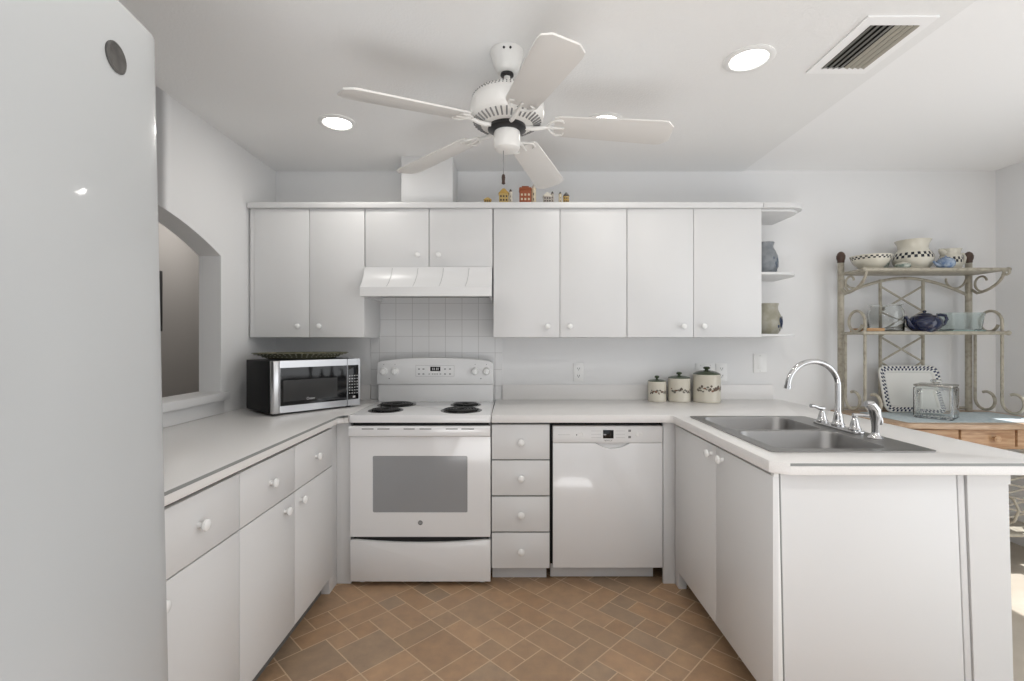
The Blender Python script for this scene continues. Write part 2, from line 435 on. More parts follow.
# right wall with the glass doors of the dining side, rear wall with wide glass doors
bm = BM()
bx(bm, XR, XR + 0.12, 2.80, YB, -0.06, ZC + 0.1, 0); bx(bm, XR, XR + 0.12, YR, -1.0, -0.06, ZC + 0.1, 0)
bx(bm, XR, XR + 0.12, -1.0, 2.80, 2.1, ZC + 0.1, 0)
struct('wall_right', bm, 'wall', 'white right wall of the dining side')
bm = BM()
bx(bm, XL - 0.12, -1.35, YR - 0.12, YR, -0.06, ZC + 0.1, 0); bx(bm, 2.85, XR + 0.12, YR - 0.12, YR, -0.06, ZC + 0.1, 0)
bx(bm, -1.35, 2.85, YR - 0.12, YR, 2.1, ZC + 0.1, 0)
struct('wall_rear', bm, 'wall')
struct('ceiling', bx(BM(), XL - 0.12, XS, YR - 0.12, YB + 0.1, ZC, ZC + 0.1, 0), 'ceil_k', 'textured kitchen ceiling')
struct('ceiling_dining', bx(BM(), XS, XR + 0.12, YR - 0.12, YB + 0.1, ZC + 0.006, ZC + 0.1, 0), 'ceil_d', 'smoother dining ceiling with window light in its colour')
# duct chase over the hood cabinet
struct('trim_3', bx(BM(), -0.681, -0.365, 2.94, YB, 2.134, ZC, 0.002), 'laminate', 'white boxed duct chase above the hood cabinet')
# tiled splash behind the range
o = struct('trim_4', bx(BM(), -0.945, -0.067, YB - 0.008, YB, 0.86, 1.75, 0.001), 'walltile', 'white square tile splash behind the range')
me = o.data
for v in me.vertices: v.co -= Vector((-0.8885, 0, 1.2275))
o.location = (-0.8885, 0, 1.2275)

# ------------------------------------------------------------------ cabinets
def knob_bm(c, d, r=0.0175):
    """round knob; d = outward direction axis ('x','-x','-y')."""
    prof = [(0, 0), (0.009, 0), (0.008, 0.006), (0.0075, 0.011), (r * 0.8, 0.015), (r, 0.021), (r * 0.93, 0.027), (r * 0.6, 0.031), (0, 0.0325)]
    rot = {'x': Matrix.Rotation(pi / 2, 4, 'Y'), '-x': Matrix.Rotation(-pi / 2, 4, 'Y'), '-y': Matrix.Rotation(pi / 2, 4, 'X')}[d]
    return lathe(BM(), prof, c, 20, rot=rot)

# left base run: faces at X = XLF
XLF = -0.925
def left_base(name, y0, y1, fronts, label, extra=None):
    t = thing(name, label, 'cabinet', ((XL + XLF) / 2, (y0 + y1) / 2, 0), group='white base cabinets')
    bm = BM(); bx(bm, XL + 0.004, XLF - 0.021, y0 + 0.001, y1 - 0.001, 0.095, ZU - 0.001, 0.001)
    obj('body', bm, 'carcass', t)
    obj('toe_kick', bx(BM(), XLF - 0.075, XLF - 0.06, y0 + 0.001, y1 - 0.001, 0.0, 0.094, 0), 'carcass', t)
    for (a, b, kd) in fronts:
        d = obj('drawer', bx(BM(), XLF - 0.019, XLF, a + 0.0015, b - 0.0015, 0.669, 0.858, 0.0015), 'laminate', t)
        obj('knob', knob_bm((XLF, (a + b) / 2, 0.765), 'x'), 'knob', d)
        d = obj('door', bx(BM(), XLF - 0.019, XLF, a + 0.0015, b - 0.0015, 0.098, 0.664, 0.0015), 'laminate', t)
        obj('knob', knob_bm((XLF, kd, 0.615), 'x'), 'knob', d)
    if extra: extra(t)
    return t
left_base('base_cabinet', 1.200, 1.6235, [(1.200, 1.6235, 1.245)], 'white base cabinet beside the refrigerator with one drawer over one door')
def lf(t):
    obj('filler', bx(BM(), XLF - 0.02, -0.868, 2.575, 2.595, 0.0, ZU - 0.001, 0.001), 'laminate', t)
    obj('end_stile', bx(BM(), XLF - 0.06, XLF - 0.018, 2.4675, 2.574, 0.0, ZU - 0.001, 0.001), 'laminate', t)
left_base('base_cabinet', 1.6245, 2.4655, [(1.6245, 2.0385, 1.945), (2.0385, 2.4655, 2.088)],
          'white base cabinet below the microwave corner with two drawers over paired doors', lf)

# four-drawer stack between range and dishwasher
YF = 2.555
t = thing('drawer_cabinet', 'narrow white stack of four drawers between the range and the dishwasher', 'cabinet', (0.045, 2.85, 0), group='white base cabinets')
obj('body', bx(BM(), -0.108, 0.204, YF + 0.021, YB - 0.03, 0.09, ZU - 0.001, 0.001), 'carcass', t)
obj('toe_kick', bx(BM(), -0.108, 0.190, 2.645, 2.66, 0.0, 0.089, 0), 'laminate', t)
for z0, z1 in ((0.6745, 0.860), (0.482, 0.6680), (0.2885, 0.4745), (0.093, 0.2805)):
    d = obj('drawer', bx(BM(), -0.1085, 0.2005, YF, YF + 0.019, z0, z1, 0.0015), 'laminate', t)
    obj('knob', knob_bm((0.049, YF, (z0 + z1) / 2), '-y', 0.019), 'knob', d)

# sink base cabinet of the peninsula, doors facing the aisle (-X)
XP = 0.860
t = thing('sink_cabinet', 'white sink cabinet with two tall doors facing the aisle under the sink', 'cabinet', (1.16, 2.05, 0), group='white base cabinets')
bm = BM(); bx(bm, XP + 0.021, XP + 0.035, 1.60, 2.55, 0.11, ZU - 0.001, 0.001); bx(bm, XP + 0.035, 1.49, 1.60, 2.55, 0.11, 0.60, 0.001)
obj('body', bm, 'carcass', t)
obj('toe_kick', bx(BM(), XP + 0.085, XP + 0.10, 1.60, 2.55, 0.0, 0.109, 0), 'carcass', t)
for a, b, k in ((2.0165, 2.516, 2.060), (1.5755, 2.0135, 1.950)):
    d = obj('door', bx(BM(), XP, XP + 0.019, a, b, 0.112, 0.862, 0.0015), 'laminate', t)
    obj('knob', knob_bm((XP, k, 0.824), '-x'), 'knob', d)
obj('filler', bx(BM(), 0.815, XP + 0.02, 2.575, 2.595, 0.0, ZU - 0.001, 0.001), 'laminate', t)
obj('end_stile', bx(BM(), XP + 0.019, XP + 0.06, 2.519, 2.574, 0.0, ZU - 0.001, 0.001), 'laminate', t)

# peninsula end panel (faces the camera) and knee wall
YE = 1.580
t = thing('peninsula_cladding', 'large plain white panel closing the near end of the peninsula', 'panel', (1.19, YE, 0))
def quad(xt0, xt1, xb0, xb1, zt=ZU - 0.001): return [(xb0, 0.0), (xb1, 0.0), (xt1, zt), (xt0, zt)]
bm = prism(BM(), quad(0.888, 1.468, 0.906, 1.503), YE, YE + 0.018, 'y', bev=0.0015)
obj('panel', bm, 'laminate', t)
obj('edge_strip', prism(BM(), quad(0.8635, 0.8795, 0.8805, 0.898), YE - 0.004, YE + 0.016, 'y', bev=0.001), 'white_plastic', t)
obj('corner_gap', prism(BM(), quad(0.8798, 0.8878, 0.8985, 0.9055), YE + 0.004, YE + 0.016, 'y'), 'edge', t)
obj('trim_strip', prism(BM(), quad(1.4735, 1.494, 1.508, 1.529), YE + 0.001, YE + 0.017, 'y', bev=0.001), 'laminate', t)
bm = BM(); prism(bm, [(1.532, 0.0), (1.658, 0.0), (1.636, ZU - 0.001), (1.500, ZU - 0.001)], YE - 0.004, YB, 'y')
prism(bm, [(1.642, ZU - 0.001), (1.499, ZU - 0.001), (1.500, 0.836), (1.642, 0.836)], YE - 0.006, YE - 0.004, 'y')
struct('wall_peninsula', bm, 'laminate', 'white knee wall carrying the bar side of the peninsula')

# ------------------------------------------------------------------ worktops
YCF = 2.530
t = thing('worktop', 'white laminate worktop along the left wall with grey edge band', 'worktop', (-1.25, 2.2, ZU), group='white worktops')
pl = [(XL + 0.001, 1.195), (-0.910, 1.195), (-0.910, YCF - 0.035), (-0.890, YCF), (-0.8665, YCF), (-0.8665, YB - 0.002), (XL + 0.001, YB - 0.002)]
obj('slab', prism(BM(), pl, ZU, ZT, 'z', bev=0.003), 'top', t)
obj('edge_band', prism(BM(), [(-0.9112, 1.195), (-0.9085, 1.195), (-0.9085, YCF - 0.035), (-0.889, YCF - 0.001), (-0.8665, YCF - 0.001), (-0.8665, YCF - 0.0012 ), (-0.8905, YCF - 0.0012), (-0.9112, YCF - 0.0355)], ZT - 0.011, ZT - 0.0012, 'z'), 'edge', t)
obj('backsplash', bx(BM(), XL + 0.014, -0.947, YB - 0.02, YB - 0.002, ZT, ZT + 0.100, 0.002), 'top', t)

SX0, SX1, SY0, SY1 = 0.918, 1.512, 1.690, 2.480          # sink rim
t = thing('worktop', 'white laminate worktop with the sink, wrapping onto the peninsula', 'worktop', (0.9, 2.6, ZU), group='white worktops')
XE = 1.790
pr = [(-0.1085, YCF), (0.835, YCF), (0.848, YCF - 0.013), (0.848, 1.578), (0.900, 1.545), (XE, 1.545), (XE, YB - 0.002), (-0.1085, YB - 0.002)]
obj('slab', prism(BM(), pr, ZU, ZT, 'z', holes=[rrect(SX0 + 0.014, SX1 - 0.014, SY0 + 0.014, SY1 - 0.014, 0.03, 4)], bev=0.003), 'top', t)
obj('edge_band', prism(BM(), [(0.8995, 1.5438), (XE + 0.0012, 1.5438), (XE + 0.0012, 1.5462), (0.9002, 1.5462)], ZT - 0.010, ZT - 0.0012, 'z'), 'edge', t)
obj('backsplash', bx(BM(), -0.064, 1.745, YB - 0.02, YB - 0.002, ZT, ZT + 0.100, 0.002), 'top', t)

# ------------------------------------------------------------------ sink and faucet
t = thing('kitchen_sink', 'stainless steel double bowl sink set in the peninsula worktop', 'sink', (1.2, 2.08, ZT))
b1 = (SX0 + 0.040, SX1 - 0.135, SY0 + 0.040, 2.062); b2 = (SX0 + 0.040, SX1 - 0.135, 2.098, SY1 - 0.040)
bm = BM()
prism(bm, rrect(SX0, SX1, SY0, SY1, 0.022, 5), ZT + 0.0005, ZT + 0.005, 'z', holes=[rrect(*b1, 0.055, 6), rrect(*b2, 0.055, 6)])
obj('rim', bm, 'steel', t)
for b in (b1, b2):
    bm = BM(); loops = []
    for ins, z, r in ((0.0, ZT + 0.005, 0.055), (0.004, ZT - 0.006, 0.053), (0.018, ZT - 0.150, 0.05), (0.03, ZT - 0.172, 0.045), (0.06, ZT - 0.180, 0.03)):
        loops.append([bm.verts.new((p[0], p[1], z)) for p in rrect(b[0] + ins, b[1] - ins, b[2] + ins, b[3] - ins, r, 6)])
    for A, B in zip(loops, loops[1:]):
        for k in range(len(A)): bm.faces.new((A[k], A[(k + 1) % len(A)], B[(k + 1) % len(A)], B[k]))
    bm.faces.new(loops[-1])
    bw = obj('bowl', bm, 'steel', t)
    cx, cy = (b[0] + b[1]) / 2, (b[2] + b[3]) / 2
    obj('drain', lathe(BM(), [(0, 0.001), (0.02, 0.001), (0.036, 0.003), (0.042, 0.002), (0.043, 0)], (cx, cy, ZT - 0.1795), 24), 'chrome', bw)

FX, FZ = 1.450, ZT + 0.005
t = thing('kitchen_faucet', 'chrome gooseneck faucet with two lever handles behind the sink', 'faucet', (FX, 2.13, FZ))
obj('deck_plate', prism(BM(), rrect(FX - 0.028, FX + 0.028, 1.985, 2.275, 0.027, 6), FZ, FZ + 0.012, 'z', bev=0.003), 'chrome', t)
sp = BM(); yS = 2.126; RG = 0.1115; zc = 1.105
lathe(sp, [(0.026, 0), (0.027, 0.008), (0.021, 0.016), (0.0185, 0.034), (0.0165, 0.05), (0.0145, 0.056), (0.012, 0.062), (0, 0.062)], (FX, yS, FZ + 0.012), 24)
path = [(FX, yS, FZ + 0.06), (FX, yS, 1.03)] + arc((FX - RG, zc), RG, 0, pi * 0.965, 22, 'xz', yS)
e = path[-1]; path += [(e[0] - 0.002, yS, e[2] - 0.014)]
tube(sp, path, 0.0122, 14)
tube(sp, [(e[0] - 0.001, yS, e[2] - 0.008), (e[0] - 0.0035, yS, e[2] - 0.022)], [0.0150, 0.0140], 14)
obj('spout', sp, 'chrome', t)
for y, sg in ((2.235, -1), (2.022, 1)):
    h = BM()
    lathe(h, [(0.024, 0), (0.025, 0.006), (0.019, 0.014), (0.0165, 0.026), (0.012, 0.044), (0.0085, 0.052), (0.011, 0.060), (0.009, 0.068), (0, 0.070)], (FX, y, FZ + 0.012), 20)
    hd = obj('handle', h, 'chrome', t)
    obj('lever', tube(BM(), [(FX + sg * -0.008, y, FZ + 0.074), (FX + sg * 0.018, y - 0.004, FZ + 0.076), (FX + sg * 0.042, y - 0.01, FZ + 0.080 - 0.006 * sg), (FX + sg * 0.062, y - 0.014, FZ + 0.080 - 0.008 * sg)], [0.010, 0.008, 0.007, 0.009], 12), 'chrome', hd)
t = thing('side_sprayer', 'chrome side sprayer standing at the near end of the faucet', 'sprayer', (FX, 1.907, FZ))
obj('collar', lathe(BM(), [(0.026, 0), (0.027, 0.004), (0.021, 0.010), (0.015, 0.016), (0.013, 0.026), (0.0, 0.026)], (FX, 1.907, FZ), 20), 'chrome', t)
h = BM()
tube(h, [(FX, 1.907, FZ + 0.02), (FX, 1.907, FZ + 0.06), (FX + 0.002, 1.907, FZ + 0.085), (FX - 0.004, 1.907, FZ + 0.115), (FX - 0.022, 1.905, FZ + 0.136), (FX - 0.042, 1.903, FZ + 0.139)], [0.013, 0.0145, 0.020, 0.022, 0.018, 0.012], 16)
tube(h, [(FX + 0.012, 1.907, FZ + 0.10), (FX + 0.021, 1.907, FZ + 0.07), (FX + 0.021, 1.907, FZ + 0.055)], [0.009, 0.009, 0.007], 10)
obj('spray_head', h, 'chrome', t)

# ------------------------------------------------------------------ range
RX0, RX1, RY = -0.8625, -0.1125, 2.543
RC = (RX0 + RX1) / 2
t = thing('electric_range', 'white freestanding electric range with four black coil burners', 'range', (RC, 2.85, 0))
bm = BM(); bx(bm, RX0 + 0.003, RX1 - 0.003, RY + 0.045, YB - 0.03, 0.03, 0.872, 0.002)
for sx in (RX0 + 0.05, RX1 - 0.05):
    for sy in (RY + 0.07, YB - 0.09):
        lathe(bm, [(0.022, 0.0), (0.022, 0.012), (0.012, 0.016), (0.012, 0.035)], (sx, sy, 0), 14)
obj('body', bm, 'enamel_satin', t)
obj('recess', bx(BM(), RX0 + 0.012, RX1 - 0.012, RY + 0.018, RY + 0.044, 0.03, 0.874, 0), 'gap', t)
bm = BM(); prism(bm, rrect(RX0, RX1, RY - 0.022, YB - 0.12, 0.012, 4), 0.875, 0.916, 'z', bev=0.005)
ck = obj('cooktop', bm, 'enamel', t)
for cx, cy, r in ((-0.705, 2.925, 0.112), (-0.710, 2.690, 0.093), (-0.283, 2.925, 0.090), (-0.285, 2.690, 0.112)):
    bm = BM()
    lathe(bm, [(r + 0.004, 0.0), (r + 0.004, 0.003), (r - 0.004, 0.004), (r - 0.012, 0.001), (0.0, 0.0005)], (cx, cy, 0.9155), 36)
    pn = obj('burner', bm, 'bowl', t)
    pts = []; turns = 4.6; N = 110
    for k in range(N + 1):
        a = 2 * pi * turns * k / N; rr = 0.022 + (r - 0.016 - 0.022) * k / N
        pts.append((cx + rr * cos(a), cy + rr * sin(a), 0.9235))
    cb = tube(BM(), pts, 0.0042, 6)
    for a in (0.4, 2.5, 4.6): tube(cb, [(cx, cy, 0.9195), (cx + (r - 0.012) * cos(a), cy + (r - 0.012) * sin(a), 0.9195)], 0.0025, 6)
    obj('coil', cb, 'burner', pn)
# backguard
BX0, BX1, BY = -0.874, -0.118, 3.085
cxm = (BX0 + BX1) / 2
o_ = [(BX0, 1.027), (BX1, 1.027)]
for k in range(25):
    x = BX1 - 0.004 + (BX0 - BX1 + 0.008) * k / 24; u = (x - cxm) / (BX1 - cxm)
    o_.append((x, 1.199 - 0.024 * u * u - 0.012 * max(0, abs(u) - 0.97) / 0.03))
bm = BM(); prism(bm, o_, BY, YB - 0.035, 'y', bev=0.006)
pn = obj('control_panel', bm, 'enamel_satin', t)
obj('backguard_riser', bx(BM(), BX0 + 0.008, BX1 - 0.006, BY + 0.012, YB - 0.036, 0.905, 1.026, 0.002), 'enamel_satin', t)
for x in (-0.828, -0.755, -0.238, -0.164):
    b = BM(); rot = Matrix.Rotation(pi / 2, 4, 'X')
    lathe(b, [(0.027, 0), (0.027, 0.004), (0.021, 0.008), (0.0195, 0.022), (0.017, 0.026), (0, 0.0265)], (x, BY, 1.111), 24, rot=rot)
    bx(b, x - 0.0045, x + 0.0045, BY - 0.031, BY - 0.024, 1.111 - 0.019, 1.111 + 0.019, 0.002)
    obj('knob', b, 'knob', pn)
ov = bx(BM(), -0.622, -0.372, BY - 0.0012, BY + 0.001, 1.078, 1.150, 0)
obj('keypad', ov, 'lgrey', pn)
dk = BM(); bx(dk, -0.6195, -0.3745, BY - 0.0022, BY - 0.0005, 1.0805, 1.1475, 0)
obj('keypad_face', dk, 'enamel_satin', pn)
dp = BM(); bx(dp, -0.527, -0.462, BY - 0.0034, BY - 0.0012, 1.113, 1.141, 0, 0)
for i, x in enumerate((-0.512, -0.501, -0.486, -0.476)): bx(dp, x - 0.0032, x + 0.0032, BY - 0.0038, BY - 0.003, 1.119, 1.134, 0, 1)
obj('clock_display', dp, ['black_glass', 'lgrey'], pn)
for x in (-0.600, -0.571, -0.432, -0.400):
    for z in (1.094, 1.126): obj('keypad_button', bx(BM(), x - 0.006, x + 0.006, BY - 0.0034, BY - 0.001, z - 0.0035, z + 0.0035, 0), 'grey', pn)
for x in (-0.533, -0.512, -0.497, -0.482, -0.462): obj('keypad_button', bx(BM(), x - 0.005, x + 0.005, BY - 0.0034, BY - 0.001, 1.0915, 1.0965, 0), 'grey', pn)
for x in (-0.828, -0.755, -0.238, -0.164): obj('knob_mark', bx(BM(), x - 0.002, x + 0.002, BY - 0.001, BY + 0.001, 1.153, 1.158, 0), 'grey', pn)
for x in (-0.792, -0.201): obj('indicator', bx(BM(), x - 0.004, x + 0.004, BY - 0.001, BY + 0.001, 1.062, 1.067, 0), 'grey', pn)
# oven door with top handle lip, window, badge
WX0, WX1, WZ0, WZ1 = -0.741, -0.237, 0.3946, 0.696
bm = BM()
prism(bm, rrect(RX0 + 0.002, RX1 - 0.002, 0.2655, 0.803, 0.006, 3), RY, RY + 0.038, 'y', holes=[rrect(WX0, WX1, WZ0, WZ1, 0.008, 3)])
dr = obj('oven_door', bm, 'enamel', t)
hb = BM()
prism(hb, [(RY - 0.028, 0.808), (RY - 0.030, 0.850), (RY - 0.024, 0.858), (RY + 0.03, 0.858), (RY + 0.03, 0.8025), (RY - 0.004, 0.8025), (RY - 0.014, 0.800)], RX0 + 0.002, RX1 - 0.002, 'x', bev=0.002)
obj('handle', hb, 'enamel', dr)
for a, b_ in ((-0.790, -0.728), (-0.708, -0.644), (-0.570, -0.512), (-0.486, -0.424), (-0.348, -0.286), (-0.266, -0.200)):
    obj('vent_slot', bx(BM(), a, b_, RY - 0.0302, RY - 0.0285, 0.842, 0.8475, 0), 'grey', dr)
obj('window', bx(BM(), WX0 - 0.002, WX1 + 0.002, RY + 0.0035, RY + 0.02, WZ0 - 0.002, WZ1 + 0.002, 0), 'oven_glass', dr)
bg = BM(); rot = Matrix.Rotation(pi / 2, 4, 'X')
lathe(bg, [(0.0125, 0), (0.0125, 0.002), (0.0105, 0.0028), (0, 0.0028)], (RC, RY, 0.341), 24, rot=rot)
text(bg, 'GE', 0.0125, Matrix.Translation((RC, RY - 0.003, 0.341)) @ rot, 0.0004, 1)
obj('badge', bg, ['grey', 'lgrey'], dr)
# storage drawer: its top dips in a shallow curve
pts = [(RX0 + 0.002, 0.027), (RX1 - 0.002, 0.027), (RX1 - 0.002, 0.248)]
for k in range(21):
    u = 1 - 2 * k / 20; pts.append((RC + u * 0.34, 0.248 - 0.016 * (1 - u * u)))
pts.append((RX0 + 0.002, 0.248))
obj('storage_drawer', prism(BM(), pts, RY, RY + 0.038, 'y', bev=0.002), 'enamel', t)

# ------------------------------------------------------------------ dishwasher
DX0, DX1, DY = 0.2195, 0.8085, 2.565
t = thing('dishwasher', 'white built in dishwasher with front control strip right of the drawers', 'dishwasher', (0.514, 2.85, 0))
bm = BM(); bx(bm, 0.209, 0.8125, DY + 0.045, YB - 0.05, 0.092, ZU - 0.004, 0.001)
obj('body', bm, 'gap', t)
obj('toe_kick', bx(BM(), 0.212, 0.780, 2.645, 2.656, 0.004, 0.091, 0.001), 'laminate', t)
hx, hw = 0.541, 0.092
pts = [(DX0, 0.0905), (DX1, 0.0905), (DX1, 0.759)]
for k in range(17):
    u = 1 - 2 * k / 16; pts.append((hx + hw * u, 0.7588 - 0.030 * (1 - u * u)))
pts.append((DX0, 0.759))
dd = obj('door', prism(BM(), pts, DY, DY + 0.04, 'y', bev=0.0018), 'enamel', t)
pk = BM()
prism(pk, [(hx - hw, 0.7605), (hx + hw, 0.7605), (hx + hw, 0.70), (hx - hw, 0.70)], DY + 0.0215, DY + 0.030, 'y')
obj('handle_pocket', pk, 'enamel_satin', dd)
bm = BM(); bx(bm, DX0, DX1, DY - 0.001, DY + 0.04, 0.761, 0.851, 0.0025)
cp = obj('control_panel', bm, 'enamel_satin', t)
obj('display', bx(BM(), 0.488, 0.545, DY - 0.0025, DY, 0.785, 0.830, 0.0005), 'black_glass', cp)
pl_ = BM(); rx = Matrix.Rotation(pi / 2, 4, 'X')
text(pl_, 'BOSCH', 0.0115, Matrix.Translation((0.517, DY - 0.0013, 0.7735)) @ rx, 0.0003, 1, 1.15)
obj('brand_lettering', pl_, ['lgrey', 'grey'], cp)
def mark(*a, m='lgrey'): obj('program_mark', bx(BM(), *a, 0), m, cp)
mark(0.247, 0.312, DY - 0.0013, DY, 0.8030, 0.8055)
for z in (0.788, 0.806, 0.824):
    mark(0.425, 0.478, DY - 0.0013, DY, z, z + 0.0018); mark(0.556, 0.606, DY - 0.0013, DY, z, z + 0.0018)
for z in (0.786, 0.820): mark(0.624, 0.638, DY - 0.0013, DY, z, z + 0.012, m='grey')
mark(0.344, 0.350, DY - 0.0013, DY, 0.800, 0.808, m='grey')
for x, r in ((0.368, 0.012), (0.672, 0.011), (0.692, 0.009)):
    obj('button', lathe(BM(), [(r, 0), (r, 0.0015), (r * 0.85, 0.0028), (0, 0.0028)], (x, DY - 0.001, 0.806), 20, rot=rx), 'white_plastic', cp)

# ------------------------------------------------------------------ upper cabinets
UY = 2.862; UZ0, UZ1 = 1.329, 2.0986
UG = 'white wall cabinets'
def upper(x0, x1, z0, doors, label, body=None):
    t = thing('wall_cabinet', label, 'cabinet', ((x0 + x1) / 2, (UY + YB) / 2, z0), group=UG)
    a, b = body or (x0, x1)
    obj('body', bx(BM(), a + 0.0008, b - 0.0008, UY + 0.0205, YB - 0.001, z0, 2.099, 0.0015), 'laminate', t)
    for (d0, d1, kx, kz) in doors:
        d = obj('door', bx(BM(), d0, d1, UY, UY + 0.0195, z0 + 0.001, UZ1, 0.0015), 'laminate', t)
        obj('knob', knob_bm((kx, UY, kz), '-y', 0.0165), 'knob', d)
    return t
t0 = upper(-1.568, -0.882, UZ0, [(-1.543, -1.2145, -1.277, 1.395), (-1.2115, -0.8835, -1.149, 1.395)], 'white two door wall cabinet above the microwave', (-1.5845, -0.882))
obj('stile', bx(BM(), -1.568, -1.545, UY + 0.004, UY + 0.021, UZ0, 2.099, 0.001), 'laminate', t0)
upper(-0.880, -0.1135, 1.750, [(-0.8785, -0.4985, -0.562, 1.820), (-0.4945, -0.1175, -0.4377, 1.820)], 'short white two door wall cabinet above the range hood')
upper(-0.112, 0.688, UZ0, [(-0.1105, 0.2855, 0.213, 1.395), (0.2885, 0.6865, 0.345, 1.395)], 'white two door wall cabinet directly right of the range hood')
upper(0.690, 1.4955, UZ0, [(0.6905, 1.0855, 1.023, 1.395), (1.0885, 1.4945, 1.144, 1.395)], 'white two door wall cabinet beside the open end shelves')
solo('top_board', bx(BM(), -1.575, 1.494, 2.842, YB - 0.001, 2.100, 2.134, 0.003), 'laminate', 'long white board capping the wall cabinets', 'board', (0, 3.0, 2.1))
t = thing('end_shelf', 'white open rounded end shelves beside the last wall cabinet', 'shelf', (1.64, 3.04, UZ0))
obj('top_panel', prism(BM(), rrect(1.4965, 1.775, 2.842, YB - 0.001, [0, 0.11, 0, 0], 8), 2.100, 2.134, 'z', bev=0.004), 'laminate', t)
obj('moulding', prism(BM(), rrect(1.4975, 1.750, 2.866, YB - 0.001, [0, 0.10, 0, 0], 8), 2.084, 2.0995, 'z', bev=0.004), 'laminate', t)
for z in (1.706, 1.334):
    obj('shelf', prism(BM(), rrect(1.4975, 1.765, 2.868, YB - 0.001, [0, 0.16, 0, 0], 10), z, z + 0.016, 'z', bev=0.003), 'laminate', t)

# stoneware vases on the end shelves
def vase(name, label, c, prof, m, flower, fm):
    t = thing(name, label, 'vase', c, group='stoneware vases on the end shelves')
    obj('body', lathe(BM(), prof, (0, 0, 0), 32), m, t, local=True)
    b = BM()
    for (a, z, s) in flower:                        # brushwork lying just proud of the glaze
        r = None
        for (r0, z0), (r1, z1) in zip(prof, prof[1:]):
            if z0 <= z <= z1 and z1 > z0: r = r0 + (r1 - r0) * (z - z0) / (z1 - z0); break
        if r:
            t_ = bmesh.new(); bmesh.ops.create_uvsphere(t_, u_segments=8, v_segments=6, radius=s)
            merge(b, t_, Matrix.Translation((r * cos(a), r * sin(a), z)) @ Matrix.Rotation(a, 4, 'Z') @ Matrix.Diagonal((0.12, 0.8, 1.25, 1)))
    obj('brushwork', b, fm, t, local=True)
v1 = [(0, 0), (0.058, 0), (0.066, 0.01), (0.079, 0.04), (0.083, 0.07), (0.079, 0.10), (0.066, 0.128), (0.055, 0.145), (0.053, 0.155), (0.059, 0.172), (0.060, 0.175), (0.054, 0.173), (0.048, 0.155), (0.05, 0.14), (0, 0.14)]
vase('stoneware_vase', 'blue grey stoneware vase on the upper end shelf', (1.602, 3.04, 1.7225), [(r_, z_ * 1.18) for r_, z_ in v1], 'greyvase', [(-0.9, 0.09, 0.012), (-0.75, 0.075, 0.010), (-1.1, 0.07, 0.010), (-0.95, 0.055, 0.012), (-0.6, 0.03, 0.012), (-0.5, 0.06, 0.012), (-1.3, 0.10, 0.008)], 'bluewash')
v2 = [(0, 0), (0.066, 0), (0.073, 0.01), (0.088, 0.045), (0.093, 0.075), (0.089, 0.105), (0.076, 0.135), (0.068, 0.155), (0.067, 0.17), (0.073, 0.19), (0.074, 0.193), (0.067, 0.19), (0.061, 0.17), (0.06, 0.15), (0, 0.15)]
vase('stoneware_vase', 'olive stoneware vase with dark blue flowers on the lower end shelf', (1.615, 3.04, 1.350), v2, 'tanvase', [(-1.0, 0.085, 0.016), (-0.75, 0.075, 0.018), (-0.9, 0.06, 0.014), (-0.6, 0.095, 0.014), (-0.55, 0.05, 0.016), (-1.15, 0.05, 0.010), (-0.8, 0.03, 0.010)], 'bluepaint')

# ------------------------------------------------------------------ range hood
t = thing('range_hood', 'white ribbed range hood under the short wall cabinet', 'range hood', (-0.5, 2.98, 1.565))
bm = BM()
HX0, HX1, HY = -0.8795, -0.119, 2.762
prism(bm, [(HY, 1.567), (HY, 1.618), (HY + 0.004, 1.622), (2.800, 1.652), (2.830, 1.694), (2.845, 1.742), (2.845, 1.748), (YB - 0.01, 1.748), (YB - 0.01, 1.600), (HY + 0.03, 1.600), (HY + 0.03, 1.567)], HX0, HX1, 'x', bev=0.0)
bx(bm, HX0, HX0 + 0.012, HY + 0.02, YB - 0.012, 1.567, 1.61, 0); bx(bm, HX1 - 0.012, HX1, HY + 0.02, YB - 0.012, 1.567, 1.61, 0)
obj('canopy', bm, 'enamel_satin', t)
for i in range(1, 5):
    x = HX0 + (HX1 - HX0) * i / 5 + 0.012
    obj('rib', tube(BM(), [(x - 0.012, HY + 0.006, 1.6225), (x - 0.006, 2.800, 1.652), (x, 2.830, 1.694), (x + 0.004, 2.844, 1.741)], 0.0022, 6), 'lgrey', t)
b = BM(); bx(b, HX0 + 0.03, HX1 - 0.03, HY + 0.06, YB - 0.05, 1.592, 1.5995, 0.001)
obj('filter_panel', b, 'steel', t)
b = BM()
for x in (-0.735, -0.52, -0.30): obj('switch', bx(BM(), x, x + 0.055, HY + 0.05, HY + 0.09, 1.583, 1.5925, 0.001), 'grey', t)

